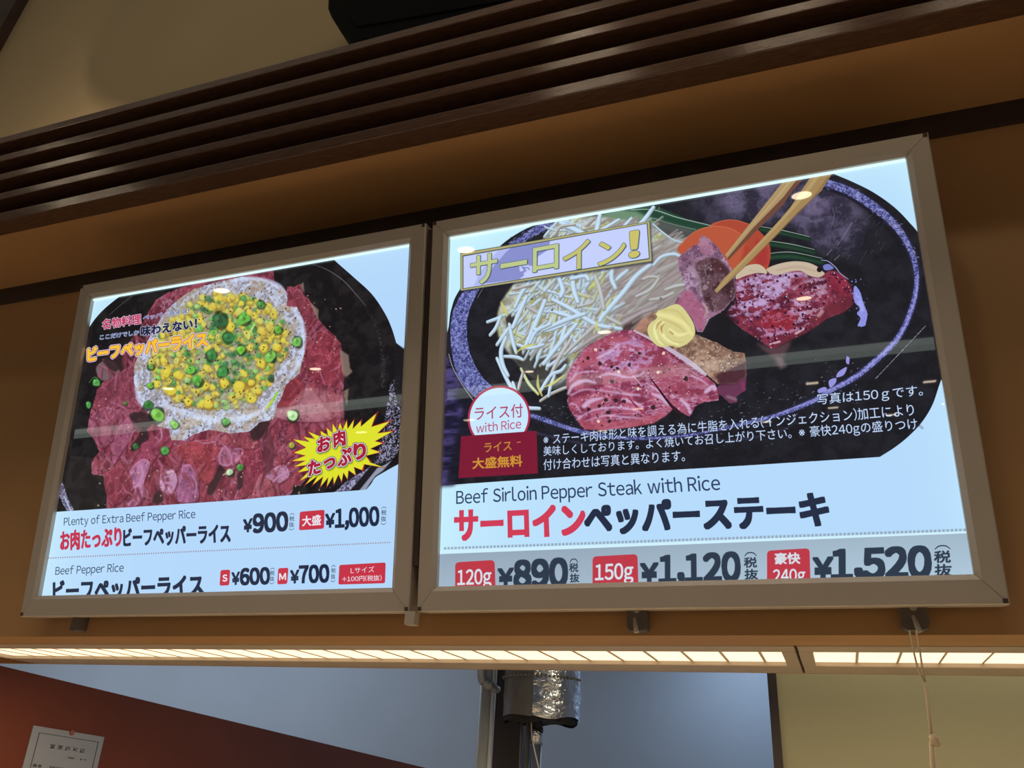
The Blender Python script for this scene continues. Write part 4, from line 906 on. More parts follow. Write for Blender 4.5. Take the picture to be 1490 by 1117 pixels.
# ================================================================ geometry helpers
class MB:
    """collects shapes (solver units) into one mesh object"""
    def __init__(s): s.bm = bmesh.new()
    def face(s, pts, flip=False):
        vs = [s.bm.verts.new(M3(p)) for p in (pts[::-1] if flip else pts)]
        return s.bm.faces.new(vs)
    def hexa(s, p):
        """8 points: bottom ring 0-3, top ring 4-7"""
        v = [s.bm.verts.new(M3(q)) for q in p]
        for f in ((3, 2, 1, 0), (4, 5, 6, 7), (0, 1, 5, 4), (1, 2, 6, 5), (2, 3, 7, 6), (3, 0, 4, 7)):
            s.bm.faces.new([v[i] for i in f])
    def box(s, x0, x1, y0, y1, z0, z1):
        s.hexa([(x0, y0, z0), (x1, y0, z0), (x1, y1, z0), (x0, y1, z0), (x0, y0, z1), (x1, y0, z1), (x1, y1, z1), (x0, y1, z1)])
    def prism(s, pts, d):
        """extrude a polygon by vector d"""
        n = len(pts); d = np.array(d); a = [s.bm.verts.new(M3(p)) for p in pts]; b = [s.bm.verts.new(M3(np.array(p) + d)) for p in pts]
        s.bm.faces.new(a); s.bm.faces.new(b[::-1])
        for i in range(n): s.bm.faces.new([a[(i + 1) % n], a[i], b[i], b[(i + 1) % n]])
    def tube(s, pts, r, n=12, caps=True):
        pts = [np.array(p, float) for p in pts]; rings = []
        for i, p in enumerate(pts):
            t = pts[min(i + 1, len(pts) - 1)] - pts[max(i - 1, 0)]; t = t / np.linalg.norm(t)
            h = np.array([1, 0, 0]) if abs(t[0]) < .8 else np.array([0, 1, 0])
            e1 = np.cross(t, h); e1 /= np.linalg.norm(e1); e2 = np.cross(t, e1); rr = r[i] if hasattr(r, '__len__') else r
            rings.append([s.bm.verts.new(M3(p + rr * (math.cos(2 * math.pi * k / n) * e1 + math.sin(2 * math.pi * k / n) * e2))) for k in range(n)])
        for a, b in zip(rings, rings[1:]):
            for k in range(n):
                f = s.bm.faces.new([a[k], a[(k + 1) % n], b[(k + 1) % n], b[k]]); f.smooth = True
        if caps: s.bm.faces.new(rings[0][::-1]); s.bm.faces.new(rings[-1])
    def build(s, name, m, parent=None, bevel=0.0, smooth=False):
        bm = s.bm
        bmesh.ops.recalc_face_normals(bm, faces=bm.faces)
        if bevel:
            bmesh.ops.bevel(bm, geom=[e for e in bm.edges if len(e.link_faces) == 2 and e.calc_face_angle(0) > .5], offset=bevel * S, segments=2, affect='EDGES', profile=0.6)
        me = bpy.data.meshes.new(name); 
        c = Vector((0, 0, 0)); n = len(bm.verts)
        for v in bm.verts: c += v.co / n
        zmin = min(v.co.z for v in bm.verts)
        if parent is None: org = Vector((c.x, c.y, zmin))
        else: org = parent_origin(parent)
        for v in bm.verts: v.co -= org
        bm.to_mesh(me); bm.free(); me.materials.append(m)
        if smooth:
            for p in me.polygons: p.use_smooth = True
        o = bpy.data.objects.new(name, me); scn.collection.objects.link(o)
        if parent is None: o.location = org
        else: o.parent = parent
        return o
def parent_origin(p):
    v = Vector(p.location)
    while p.parent: p = p.parent; v += Vector(p.location)
    return v
def thing(name, loc, label, cat, group=None):
    o = bpy.data.objects.new(name, None); scn.collection.objects.link(o); o.location = M3(loc); o.empty_display_size = .05
    o['label'] = label; o['category'] = cat
    if group: o['group'] = group
    return o
def tag(o, label, cat, group=None):
    o['label'] = label; o['category'] = cat
    if group: o['group'] = group
    return o
def struct(o):
    o['kind'] = 'structure'; return o

# ================================================================ setting
WY = 2.10                       # face of the orange board wall above the counter opening
SOF = 1.773                     # recess soffit
XL, XR = -4.6, 1.6
b = MB(); b.box(XL, XR, WY, 2.20, 0.335, 2.2); struct(b.build('wall_front', M_ORANGE))
b = MB(); b.box(XL, XR, 1.784, WY, SOF, SOF + .03); struct(b.build('ceiling_recess', M_ORANGE))
b = MB(); b.box(XL, XR, WY - .012, WY, 1.697, SOF); struct(b.build('trim_1', M_TRIM))
b = MB(); b.box(XL, XR, 1.80, 2.19, SOF + .03, 2.17); struct(b.build('trim_2', M_BLACK))
# slatted screen: five stained slats on dark hangers, front of the recess
scr = bpy.data.objects.new('slat_screen', None); scn.collection.objects.link(scr); scr.location = M3((-1.5, 1.75, SOF)); scr['kind'] = 'structure'
for k in range(5):
    z0 = SOF + .102 * k + (0 if k == 0 else .008); z1 = SOF + .042 + .102 * k
    b = MB(); b.box(XL, XR, 1.712, 1.784, z0, z1); b.build('slat', M_SLAT, scr, bevel=.003)
b = MB()
for x in np.arange(-4.2, 1.6, 0.9): b.box(x, x + .03, 1.785, 1.799, SOF + .06, 2.22)
b.build('hanger', M_BLACK, scr)
b = MB(); b.hexa([(-1.026, 1.99, .50), (-1.012, 1.99, .50), (-1.012, 2.1, .50), (-1.026, 2.1, .50), (-1.026, 1.86, 1.5), (-1.012, 1.86, 1.5), (-1.012, 2.1, 1.7), (-1.026, 2.1, 1.7)]); struct(b.build('gap_shade_strip', M_TRIM))  # dark strip standing in for the shade in the gap between boards
# beige upper wall in the raised ceiling part, dark post at its left
b = MB(); b.box(-7.5, 3.5, 2.30, 2.36, 2.17, 5.6); struct(b.build('wall_upper', M_BEIGE))
p0 = onY(0, 65, 2.28); p1 = onY(36, 0, 2.28)
dx = (p1 - p0) / (p1[2] - p0[2])
q0 = p0 + dx * (2.2 - p0[2]); q1 = p0 + dx * (5.5 - p0[2])
b = MB(); b.prism([(q0[0] - 1.2, 2.24, 2.2), (q0[0], 2.24, 2.2), (q1[0], 2.24, 5.5), (q1[0] - 1.2, 2.24, 5.5)], (0, .06, 0)); struct(b.build('trim_3', M_TRIM))

# soffit under the front wall (runs back to the kitchen)
b = MB()
b.box(XL, XR, 2.20, 2.255, 0.335, 0.40); b.box(XL, XR, 2.79, 2.81, 0.335, .44); b.box(XL, XR, 2.2, 2.81, .44, .47)
struct(b.build('ceiling_counter', M_ORANGE))
b = MB(); b.box(XL, XR, 2.81, 2.84, .36, 2.2); struct(b.build('wall_back_of_front', M_KITCHEN))

# ---------------------------------------------------------------- strip lights in the soffit
M_TUBE = emit('warm_tube_glow', (1.0, 0.76, 0.50), 1.6)
def strip_light(x0, x1, label):
    t = thing('strip_light', ((x0 + x1) / 2, 2.5, .335), label, 'light', 'recessed strip lights in the counter soffit')
    zb, zt = .333, .43
    b = MB()
    b.prism([(x0, 2.262, zb), (x0, 2.262, zt), (x0, 2.355, zt), (x0, 2.355, zb)], (x1 - x0, 0, 0)); b.build('frame', M_WHITEPL, t, bevel=.003)
    b = MB(); b.prism([(x0, 2.63, zb), (x0, 2.63, zt), (x0, 2.785, zt), (x0, 2.785, zb)], (x1 - x0, 0, 0)); b.build('frame', M_WHITEPL, t, bevel=.003)
    for e in (x0, x1 - .035):
        b = MB(); b.box(e, e + .035, 2.355, 2.63, zb, zt); b.build('end_plate', M_WHITEPL, t)
    b = MB(); b.box(x0 + .035, x1 - .035, 2.355, 2.63, zb + .0125, zb + .026); b.build('diffuser', M_TUBE, t)
    src = None
    for x in np.arange(x0 + .14, x1 - .06, .105):
        if src is None:
            b = MB(); b.hexa([(x, 2.356, zb + .0105), (x + .006, 2.356, zb + .0105), (x + .006, 2.629, zb + .0105), (x, 2.629, zb + .0105), (x + .002, 2.356, zb + .0122), (x + .008, 2.356, zb + .0122), (x + .008, 2.629, zb + .0122), (x + .002, 2.629, zb + .0122)])
            src = b.build('louvre_blade', M_BLADE, t); xs = x
        else:
            c = src.copy(); scn.collection.objects.link(c); c.parent = t; c.location = src.location + Vector(((x - xs) * S, 0, 0))
    return t
strip_light(-3.16, -0.085, 'long warm strip light with louvre blades under both menu boards')
strip_light(-0.078, 1.5, 'warm strip light at right, behind the pull cord')

# ================================================================ menu boards
IM_R = art_image('sirloin_print', paint_right())
IM_L = art_image('beef_rice_print', paint_left())
M_SR = screen_mat('lit_print_right', IM_R); M_SL = screen_mat('lit_print_left', IM_L)
M_LIP_GLOW = emit('lip_glow', (0.72, 0.97, 1.0), 1.05)  # glow in place of panel light caught by the top lip
IA0, IA1, IB0, IB1 = .0505, 1.3125, .0645, 1.0955          # frame opening

def sheet_obj(name, x0, a0, a1, b0, b1, c, m, parent, th=.004):
    bm = bmesh.new(); org = parent_origin(parent) if parent else M3(bpoint(x0, (a0 + a1) / 2, b0, c))
    P = [(a0, b0), (a1, b0), (a1, b1), (a0, b1)]
    f = [bm.verts.new(M3(bpoint(x0, a, bb, c)) - org) for a, bb in P]; k = [bm.verts.new(M3(bpoint(x0, a, bb, c - th)) - org) for a, bb in P]
    uv = bm.loops.layers.uv.new('uv')
    F = [bm.faces.new(f), bm.faces.new(k[::-1])]
    for i in range(4): F.append(bm.faces.new([f[(i + 1) % 4], f[i], k[i], k[(i + 1) % 4]]))
    cod = {}
    for vs in (f, k):
        for v, (a, bb) in zip(vs, P): cod[v] = ((a - A0) / (A1 - A0), (bb - B0_) / (B1_ - B0_))
    for fc in F:
        for l in fc.loops: l[uv].uv = cod[l.vert]
    me = bpy.data.meshes.new(name); bm.to_mesh(me); bm.free(); me.materials.append(m)
    o = bpy.data.objects.new(name, me); scn.collection.objects.link(o)
    if parent: o.parent = parent
    else: o.location = org
    return o

def menu_board(x0, w, ms, label):
    t = thing('menu_board', bpoint(x0, w / 2, 0, -.04), label, 'sign')
    prof = lambda W: [(0, -.080), (0, -.003), (.003, 0), (W - .012, 0), (W, -.010), (W, -.024), (W - .02, -.024), (W - .02, -.080)]
    sides = [  # (corner A, corner B, inward normal (a,b), width, insets along at A/B)
        ((0, 0), (w, 0), (0, 1), IB0), ((w, 0), (w, BH), (-1, 0), w - IA1), ((w, BH), (0, BH), (0, -1), BH - IB1), ((0, BH), (0, 0), (1, 0), IA0)]
    ws = [s[3] for s in sides]
    for i, (A, B, nrm, W) in enumerate(sides):
        pr = prof(W); d = (np.array(B, float) - np.array(A)); L = np.linalg.norm(d); d /= L
        wp = ws[i - 1]; wn = ws[(i + 1) % 4]
        b = MB(); ends = []
        for which in (0, 1):
            ring = []
            for dd, c in pr:
                adj = dd / W * (wp if which == 0 else wn)
                q = np.array(A if which == 0 else B, float) + np.array(nrm) * dd + d * ((adj + .0006) if which == 0 else -(adj + .0006))
                ring.append(b.bm.verts.new(M3(bpoint(x0, q[0], q[1], c))))
            ends.append(ring)
        n = len(pr)
        for k in range(n): b.bm.faces.new([ends[0][k], ends[0][(k + 1) % n], ends[1][(k + 1) % n], ends[1][k]])
        b.bm.faces.new(ends[0]); b.bm.faces.new(ends[1][::-1])
        b.build('frame_rail', M_FRAME, t)
    def bb(a0, a1, b0, b1, c0, c1):
        m = MB(); m.hexa([bpoint(x0, a0, b0, c0), bpoint(x0, a1, b0, c0), bpoint(x0, a1, b0, c1), bpoint(x0, a0, b0, c1), bpoint(x0, a0, b1, c0), bpoint(x0, a1, b1, c0), bpoint(x0, a1, b1, c1), bpoint(x0, a0, b1, c1)]); return m
    bb(.03, w - .03, .03, BH - .03, -.078, -.029).build('back_box', M_BACK, t)
    sheet_obj('display_sheet', x0, A0 + .011, min(A1, w) - .012, B0_, B1_, -RECESS - .0045, ms, t)
    bb(IA0 + .002, IA1 - .002, IB1 - .0065, IB1 - .0012, -RECESS - .003, -.0165).build('lip_glow', M_LIP_GLOW, t)  # added glowing strip, makes the inner lip of the top rail look lit
    for (ca, cb) in ((.008, .008), (w - .008, .008), (w - .008, BH - .008), (.008, BH - .008)):
        bb(ca - .005, ca + .005, cb - .005, cb + .005, -.001, .0012).build('corner_screw', M_SCREW, t)
    return t
BL_ = menu_board(LX0, LX1 - LX0, M_SL, 'left lit menu board showing beef pepper rice in a black pan')
BR_ = menu_board(RX0, RX1 - RX0, M_SR, 'right lit menu board showing sirloin steak, bean sprouts and chopsticks')

# pasted slips on the right board
def on_board(px, py, x0, c):
    O = bpoint(x0, 0, 0, c); d = ray(px, py); k = (O @ BN) / (d @ BN); q = d * k - O; return q[0], q @ BU
def slip_obj(name, pts, x0, c, m, th):
    bm = bmesh.new(); P = [on_board(p[0], p[1], x0, -RECESS) for p in pts]; P = [(min(max(q[0], IA0 + .001), IA1 - .001), max(q[1], IB0 + .001)) for q in P]
    org = M3(bpoint(x0, P[0][0], P[0][1], c)); uv = bm.loops.layers.uv.new('uv')
    f = [bm.verts.new(M3(bpoint(x0, q[0], q[1], c)) - org) for q in P]; k = [bm.verts.new(M3(bpoint(x0, q[0], q[1], c - th)) - org) for q in P]
    n = len(P); cod = {}
    for vs in (f, k):
        for v, q in zip(vs, P): cod[v] = ((q[0] - A0) / (A1 - A0), (q[1] - B0_) / (B1_ - B0_))
    F = [bm.faces.new(f), bm.faces.new(k[::-1])]
    for i in range(n): F.append(bm.faces.new([f[(i + 1) % n], f[i], k[i], k[(i + 1) % n]]))
    for fc in F:
        for l in fc.loops: l[uv].uv = cod[l.vert]
    bmesh.ops.recalc_face_normals(bm, faces=bm.faces)
    me = bpy.data.meshes.new(name); bm.to_mesh(me); bm.free(); me.materials.append(m)
    o = bpy.data.objects.new(name, me); scn.collection.objects.link(o); o.location = org; return o
tag(slip_obj('price_strip', [(643.5, 805.6), (1404.5, 775.2), (1417, 842), (641, 857)], RX0, -RECESS - .0015, M_SR, .0025), 'grey paper strip with three steak prices pasted along the bottom of the right menu board', 'label')
tag(slip_obj('rice_sticker', [(674.4, 637.6), (776.2, 629.7), (777.6, 684), (671, 691)], RX0, -RECESS - .0012, M_SR, .003), 'dark red sticker with gold lettering below the round rice badge', 'sticker')

# brackets below the boards
def bracket(px, w, ptop, pbot, label, clip=True):
    pt = onY(px, ptop, 2.06); pb = onY(px, pbot, 2.06); h = w / FPX * 2.3 / 2
    t = thing('wall_bracket', (pt[0], 2.08, pb[2]), label, 'bracket', 'brackets under the menu boards')
    x = pt[0]; zt, zb = pt[2] + .03, pb[2]; r = h * .45
    pts = [(x - h, 2.06, zt), (x + h, 2.06, zt), (x + h, 2.06, zb + r), (x + h - r * .3, 2.06, zb + r * .3), (x + h - r, 2.06, zb), (x - h + r, 2.06, zb), (x - h + r * .3, 2.06, zb + r * .3), (x - h, 2.06, zb + r)]
    b = MB(); b.prism(pts, (0, .04, 0)); b.build('plate', M_BRACKET, t)
    if clip:
        b = MB(); b.tube([(x - .003, 2.052, zb + .028), (x, 2.044, zb + .012), (x + .004, 2.040, zb - .008)], [.0035, .005, .006], 10); b.build('clip', M_CLIP, t)
        b = MB(); b.tube([(x, 2.062, zt - .035), (x, 2.054, zt - .035)], .008, 12); b.build('screw', M_CLIP, t)
    return t, x, zb
bracket(111, 15, 897, 917, 'small black bracket lump under the left board, near its left end', False)
bracket(926, 26, 884, 917, 'grey bracket plate with pale clip under the middle of the right board')
_, cx_, cz_ = bracket(1328, 30, 880, 916, 'grey bracket plate holding the pull cord, under the right board')
p = onY(603, 893, 2.02)
b = MB(); b.box(p[0] - .013, p[0] + .016, 1.99, 2.02, p[2] - .032, p[2] + .002); tag(b.build('corner_clip', M_CLIP, bevel=.002), 'pale plastic clip hanging under the gap between the two boards', 'clip')

# pull cord on the right
t = thing('pull_cord', (cx_, 2.03, -.6), 'pale beige pull cord hanging from the right bracket past the strip light', 'cord')
a0 = onY(1323, 917, 2.03); a1 = onY(1333, 917, 2.03)
j = onY(1346, 992, 2.03); e = onY(1358, 1117, 2.03); knot = onY(1356, 1078, 2.03); lo = e + (e - knot) * 3
b = MB(); b.tube([a0, onY(1330, 950, 2.03), onY(1336, 975, 2.03), j], .0022, 6); b.build('strand', M_CORD, t)
b = MB(); b.tube([a1, onY(1339, 950, 2.03), onY(1342.5, 975, 2.03), j], .0022, 6); b.build('strand', M_CORD, t)
b = MB(); b.tube([j, onY(1352, 1040, 2.03), knot], .0034, 8); b.build('strand', M_CORD, t)
b = MB(); b.tube([knot, e, lo], .0055, 8); b.build('grip', M_CORD, t)
b = MB(); b.tube([knot + [0, 0, .012], knot + [.006, -.004, 0], knot + [.012, -.004, -.010]], [.005, .011, .003], 8); b.build('knot', M_CORD, t)

# black loudspeaker in front of the upper wall
c0, c1, c2, c3 = onY(478, 14, 2.2), onY(505, 57, 2.2), onY(780, 52, 2.2), onY(478, -60, 2.2)
t = thing('loudspeaker', (c2[0], 2.1, c1[2]), 'black loudspeaker with rounded corners in front of the beige upper wall', 'speaker')
zt = c1[2] + .75
out = [(onY(478, -20, 2.06)), onY(476.5, 12, 2.06), onY(481, 23, 2.06), onY(496, 47, 2.06), onY(501, 53, 2.06), onY(509, 58.5, 2.06), onY(522, 58.5, 2.06), onY(560, 57, 2.06), onY(800, 20, 2.06), onY(820, -60, 2.06)]
b = MB(); b.prism([tuple(q) for q in out], (0, .20, 0)); b.build('cabinet', M_BLACK, t, bevel=.01)
b = MB(); g = [onY(505, -30, 2.052), onY(505, 20, 2.052), onY(520, 38, 2.052), onY(780, -8, 2.052), onY(790, -60, 2.052)]
b.prism([tuple(q) for q in g], (0, .01, 0)); b.build('grille', M_BLACK, t)

# hidden uplight on top of the recess box, with an added plate shaped to cast the curved wall shadow
LP = np.array([-3.05, 2.0, 2.30])
t = thing('uplight', (LP[0], LP[1], 2.17), 'small uplight with an added plate shaped to cast the wall shadow, hidden behind the top slat, washing the beige wall', 'light')
b = MB(); b.tube([(LP[0], LP[1], 2.17), (LP[0], LP[1], 2.24)], .02, 10); b.build('stem', M_BLACK, t)
b = MB(); b.tube([(LP[0], LP[1], 2.24), (LP[0], LP[1], 2.285)], .028, 16); b.build('socket', M_BLACK, t)
edge = smooth_open([(-3.30, 4.6), (-3.42, 4.0), (-3.452, 3.868), (-3.507, 3.59), (-3.491, 3.403), (-3.406, 3.228), (-3.28, 3.10), (-3.139, 3.008), (-2.95, 2.93), (-2.3, 2.85)], 4)
fl = [LP + .085 * (np.array([q[0], 2.30, q[1]]) - LP) for q in edge] + [LP + .085 * (np.array([q[0], 2.30, q[1]]) - LP) for q in ((-1.2, 3.0), (-1.0, 4.6))]
b = MB(); b.prism([tuple(q) for q in fl], (0, .002, 0)); b.build('shadow_plate', M_BLACK, t)  # light blocker, outline projected from the wanted shadow edge
pl = bpy.data.lights.new('uplight_bulb', 'POINT'); pl.energy = 5.5; pl.color = (1.0, .76, .52); pl.shadow_soft_size = .0025
po = bpy.data.objects.new('uplight_bulb', pl); scn.collection.objects.link(po); po.location = M3(LP)

# ================================================================ kitchen seen below the soffit
KY = 7.0
b = MB(); b.box(-9, 2.5, KY, KY + .05, -2.6, 2.2); struct(b.build('wall_kitchen', M_KITCHEN))
# rust orange partition with sloping top
vp = ray(1500, 1189); dh = np.array([vp[0], vp[1], 0]); dh /= np.linalg.norm(dh); nn = np.array([dh[1], -dh[0], 0])
A = onY(0, 968, 2.90); k0 = A @ nn
def onP(px, py, off=0.0):
    d = ray(px, py); return d * ((k0 + off) / (d @ nn))
B = onP(620, 1117); sl = B - A; A2 = A - sl * .12; B2 = A + sl * 1.08
b = MB(); th = -nn * .05
b.prism([tuple(A2), tuple(B2), (B2[0], B2[1], -2.6), (A2[0], A2[1], -2.6)], tuple(th if (nn @ np.array([1, 0, 0])) > 0 else th)); struct(b.build('wall_partition', M_RUST))
# certificate
sg = 1 if nn[0] > 0 else -1
cq = [onP(49, 1055, .006 * sg), onP(152, 1072, .006 * sg)]
dn = onP(34, 1112, .006 * sg) - cq[0]; cq = [cq[0] + dn * 3, cq[1] + dn * 3, cq[1], cq[0]]
t = thing('certificate', cq[0], 'white paper certificate pinned to the rust orange partition', 'notice')
b = MB(); b.prism([tuple(q) for q in cq], tuple(-nn * .004 * sg)); b.build('sheet', M_PAPER, t)
eu = (cq[2] - cq[3]); ev = (cq[0] - cq[3]) / 3 
def cp(u, v): return cq[3] + eu * u + ev * v + nn * .0012 * sg
b = MB()
for (u0, u1, v0, v1) in ((.09, .93, .155, .168), (.09, .10, .155, 2.8), (.92, .93, .155, 2.8), (.12, .17, .95, 1.02), (.19, .23, .95, 1.02)):
    b.prism([tuple(cp(u0, v0)), tuple(cp(u1, v0)), tuple(cp(u1, v1)), tuple(cp(u0, v1))], tuple(nn * .0006 * sg))
b.build('border', M_INK, t)
b = MB()
def ink_line(s_, u0, v1, hgt, gap):
    ps, adv = glyph_polys(s_)
    eh = hgt * .72
    for q in ps:
        pts = [cp(u0 + p_[0] * hgt * gap, v1 - p_[1] * hgt) for p_ in q]
        try: b.prism([tuple(w_) for w_ in pts][::-1], tuple(nn * .0005 * sg))
        except ValueError: pass
for i, ch in enumerate('営業許可証'): ink_line(ch, .27 + i * .105, .50, .13, .62)
ink_line('保健所', .55, .70, .05, .62); ink_line('第一号', .72, .70, .05, .62)
ink_line('飲食店営業　許可', .34, 1.0, .06, .62)
b.build('lettering', M_INK, t)['kind'] = 'stuff'
b = MB(); c_ = cp(.52, .03); b.tube([tuple(c_), tuple(c_ + nn * .006 * sg)], .012, 12); b.build('pin', mat('red_pin', (.4, .12, .1), .5), t)

# service column: pipes and foil wrapped duct
DY = 4.0
b = MB(); q0, q1 = onY(722, 1000, 4.3), onY(748, 1000, 4.3); b.box(q0[0], q1[0] + .05, 4.3, 4.5, -2.6, 2.2); tag(b.build('service_column', M_POST), 'dark column behind the foil-wrapped duct', 'column')
t = thing('drain_pipe', (onY(710, 1000, DY)[0], DY, -2.6), 'pale grey pipe with a hooked branch left of the foil-wrapped duct', 'pipe')
x_ = onY(708, 1040, DY)[0]; b = MB(); b.tube([(x_, DY, -2.6), (x_, DY, 1.6)], .040, 20); b.build('riser', M_PIPE, t)
x2 = onY(719.5, 1040, DY)[0]; b = MB(); b.tube([(x2, DY - .03, -2.6), (x2, DY - .03, 1.6)], .011, 12); b.build('conduit', mat('pale_conduit', (.62, .66, .70), .4), t)
b = MB(); pts = smooth_open([onY(700, 960, DY - .06), onY(700, 985, DY - .06), onY(705, 994, DY - .06), onY(716, 999, DY - .05), onY(724, 1003, DY)], 5); 
b.tube([tuple(q) for q in pts], .018, 12); b.build('elbow', M_PIPE, t)
t = thing('foil_duct', (-1.3, DY, .2), 'round duct wrapped in crinkled silver foil, hanging in the kitchen', 'duct')
cxl, cxr = onY(736, 1010, DY)[0], onY(842, 1010, DY)[0]; cx = (cxl + cxr) / 2; R_ = (cxr - cxl) / 2; zb = onY(790, 1046, DY)[2]
def drum(a0, a1, z0, z1, r, name, m, wob=0.0, seed=3, n=40, nz=16):
    rs = random.Random(seed); b = MB(); rings = []
    ph = [rs.uniform(0, 6) for _ in range(6)]
    for i in range(nz + 1):
        z = z0 + (z1 - z0) * i / nz; row = []
        for k in range(n + 1):
            an = a0 + (a1 - a0) * k / n
            rr = r + wob * (math.sin(an * 7 + z * 30 + ph[0]) + .7 * math.sin(an * 13 - z * 47 + ph[1]) + .6 * math.sin(an * 3 + z * 70 + ph[2]) + rs.uniform(-.5, .5))
            zz = z + (wob * 3 * math.sin(an * 5 + ph[3]) if i == 0 else 0)
            row.append(b.bm.verts.new(M3((cx + rr * math.cos(an), DY + rr * math.sin(an), zz))))
        rings.append(row)
    for r0, r1 in zip(rings, rings[1:]):
        for k in range(n): f = b.bm.faces.new([r0[k], r0[k + 1], r1[k + 1], r1[k]]); f.smooth = True
    return b.build(name, m, t)
PI = math.pi
drum(PI * 1.53, PI * 2.3, zb, 1.0, R_, 'foil_wrap', M_FOIL, .0028)
drum(PI * .9, PI * 1.53, zb + .004, 1.0, R_ * .985, 'dull_wrap', M_TAPE, .0012, 5)
drum(0, PI * 2, zb - .02, zb + .012, R_ * .955, 'wrap_edge', M_TAR, .003, 7, 40, 3)
b = MB(); b.tube([(cx, DY, zb - .012), (cx, DY, zb + .02)], R_ * .94, 32); b.build('duct_end', M_TAR, t)
# beaded tie round the wrap
zt_ = onY(790, 982, DY - R_)[2]
src = None
for k in range(30):
    an = PI * 1.02 + PI * .98 * k / 29
    pp = np.array((cx + (R_ + .004) * math.cos(an), DY + (R_ + .004) * math.sin(an), zt_))
    if src is None:
        b = MB(); bm_ = b.bm; bmesh.ops.create_icosphere(bm_, subdivisions=2, radius=.0065 * S)
        for v in bm_.verts: v.co += M3(pp)
        src = b.build('tie_bead', M_TAPE, t, smooth=True); p_src = pp
    else:
        c = src.copy(); scn.collection.objects.link(c); c.parent = t; c.location = src.location + Vector(tuple((pp - p_src) * S))
for i, (px, r, m, top) in enumerate(((758.5, .006, M_TAPE, zb), (768, .012, M_TAPE, zb))):
    x_ = onY(px, 1080, DY)[0]; b = MB(); b.tube([(x_, DY, -2.6), (x_, DY, top)], r, 10); tag(b.build('thin_pipe', m), ['thin dark pipe nearer the pale pipe, under the foil-wrapped duct', 'thicker of the two dark pipes under the foil-wrapped duct'][i], 'pipe')
x_ = onY(783, 1080, DY)[0]
t2 = thing('wrapped_pipe', (x_, DY, -2.6), 'narrow pipe with a band of foil tape directly under the foil-wrapped duct', 'pipe')
b = MB(); b.tube([(x_, DY - .02, -2.6), (x_, DY - .02, zb)], .024, 14); b.build('pipe', mat('blue_grey_pipe', (.12, .14, .2), .3), t2)
zz0, zz1 = onY(783, 1083, DY)[2], onY(783, 1058, DY)[2]; b = MB(); b.tube([(x_, DY - .02, zz0), (x_, DY - .02, (zz0 + zz1) / 2), (x_, DY - .02, zz1)], .0285, 18); b.build('foil_tape', M_FOIL, t2)
b = MB(); pts = smooth_open([onY(773, 1050, DY - .06), onY(774, 1070, DY - .07), onY(778, 1092, DY - .07), onY(784, 1117, DY - .07), onY(792, 1150, DY - .07)], 5); b.tube([tuple(q) for q in pts], .0035, 8)
tag(b.build('wire', mat('pale_wire', (.62, .62, .66), .5)), 'thin pale wire curving down in front of the foil-taped pipe', 'wire')

# right: dark post and olive beige panel
q0, q1 = onY(1121, 1040, 3.5), onY(1134, 1040, 3.5)
b = MB(); b.box(q0[0], q1[0], 3.48, 3.56, -2.6, 2.1); struct(b.build('trim_4', M_POST))
b = MB(); b.box(q1[0], 2.6, 3.5, 3.55, -2.6, 2.1); struct(b.build('wall_right', M_OLIVE))
b = MB(); b.box(q0[0] + .02, q0[0] + .06, 3.56, KY, -2.6, 2.1); struct(b.build('wall_kitchen_right', M_KITCHEN))
b = MB(); b.box(-9, 2.6, 2.84, KY, 2.15, 2.2); struct(b.build('ceiling_kitchen', M_KITCHEN))

# service counter below the boards, out of frame; its pale top throws the strip light back up
b = MB(); b.box(XL, XR, 1.45, 2.6, -2.66, -.95); struct(b.build('counter', mat('pale_counter_top', (.78, .70, .58), .4, var=.04)))

# ================================================================ hall behind the viewer (only seen mirrored in the glossy boards)
b = MB(); b.box(-12, 8, -14, 2.6, -2.72, -2.667); struct(b.build('floor', M_FLOOR))
b = MB(); b.box(-12, 8, -5.3, 1.16, 2.5, 2.56); struct(b.build('ceiling_hall', M_HALLC))
b = MB(); b.box(-12, 8, -14, -5.3, 2.36, 2.42); struct(b.build('ceiling_back', M_HALLC))
b = MB(); b.box(-12, 8, -14.1, -14, -2.7, 2.4); struct(b.build('wall_hall', M_HALLC))
b = MB(); b.box(-10.5, 4, -5.33, -5.3, 2.36, 2.49)
tag(b.build('light_band', emit('backlit_band', (.86, 1.0, .90), 1.9)), 'backlit pale band on the hall beam behind the viewer', 'light')
M_DL = emit('downlight_glow', (1.0, .80, .55), 22)
M_DLB = emit('bright_downlight_glow', (1.0, .80, .56), 62)
M_DLS = emit('small_downlight_glow', (1.0, .80, .6), 12)
SL = []
for px_, py_ in ((1150, 52), (1430, 2), (105, 262), (850, 90)):
    P_ = onY(px_, py_, 1.712); d_ = P_ * [1, -1, 1]; k_ = (2.495 - P_[2]) / d_[2]; q_ = P_ + d_ * k_
    SL.append((q_[0], min(q_[1], 1.09), .052))
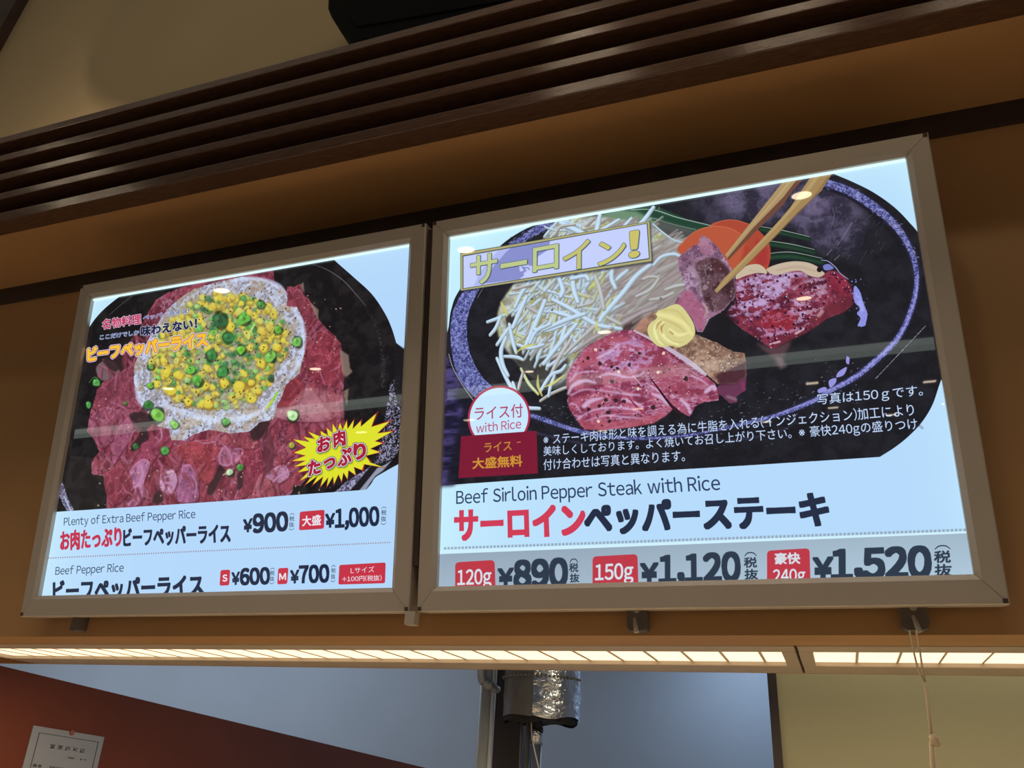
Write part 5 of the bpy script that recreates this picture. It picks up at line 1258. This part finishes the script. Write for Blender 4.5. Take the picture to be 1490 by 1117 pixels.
DLAB = ['above the chopsticks in the right board', 'at the top left corner of the right board', 'on the raw slice in the right board', 'above the butter in the right board', 'on the right edge of the beef in the left board', 'on the corn in the left board', 'in the bean sprouts of the right board', 'near the top of the left board', 'off the right board, over the right end of the hall', 'farther off at the right end of the hall'] + ['on the lowest slat above the right board, ' + q_ for q_ in ('near the chopsticks', 'at the far right')] + ['on the slats at the far left', 'on the lower slats above the right board, farther left']
spots = [(.11, -.84, .056), (-2.02, -.82, .056), (.09, -3.15, .06), (-1.71, -3.45, .06), (-4.92, -3.49, .06), (-6.96, -3.56, .06), (-2.93, -4.82, .05), (-4.0, -.82, .056), (2.2, -.84, .056), (1.9, -3.2, .06)] + SL
src = None
for i, (x, y, r) in enumerate(spots):
    if src is None:
        t = thing('downlight', (x, y, 2.5), 'round warm downlight mirrored ' + DLAB[0], 'light', 'downlights in the hall ceiling')
        b = MB(); b.tube([(x, y, 2.494), (x, y, 2.499)], r, 24); l1 = b.build('lamp', M_DL, t); l1b = l1.data.copy(); l1b.materials[0] = M_DLB
        b = MB(); b.tube([(x, y, 2.496), (x, y, 2.4995)], r * 1.25, 24); l2 = b.build('ring', M_WHITEPL, t); src = t; s0 = (x, y, r)
    else:
        t = src.copy(); scn.collection.objects.link(t); t.location = M3((x, y, 2.5))
        t['label'] = 'round warm downlight mirrored ' + DLAB[i]
        for l in (l1, l2):
            c = l.copy(); scn.collection.objects.link(c); c.parent = t; c.scale = (r / s0[2], r / s0[2], 1)
            if i >= 10 and l is l1: c.data = l1b
for n_, (x, y) in enumerate(((.12, -6.65), (1.51, -7.37), (1.3, -10.4), (-.6, -10), (.4, -9), (2.0, -9.6), (-2.2, -7.4), (-4.6, -7), (-6.5, -7.2), (-3.2, -9.4))):
    z = 2.36; b = MB(); b.box(x - .07, x + .07, y - .05, y + .05, z - .01, z)
    tag(b.build('square_downlight', M_DLS), 'small square downlight of the far hall, ' + ['mirrored below the raw slice', 'mirrored at the right edge of the plate', 'mirrored over the white caption at right', 'mirrored low between caption and steak', 'mirrored over the middle of the caption', 'farthest right of all', 'mirrored under the left steak', 'mirrored beside the starburst', 'mirrored at the left edge of the left board', 'mirrored over the red slip'][n_], 'light', 'square downlights in the far hall ceiling')
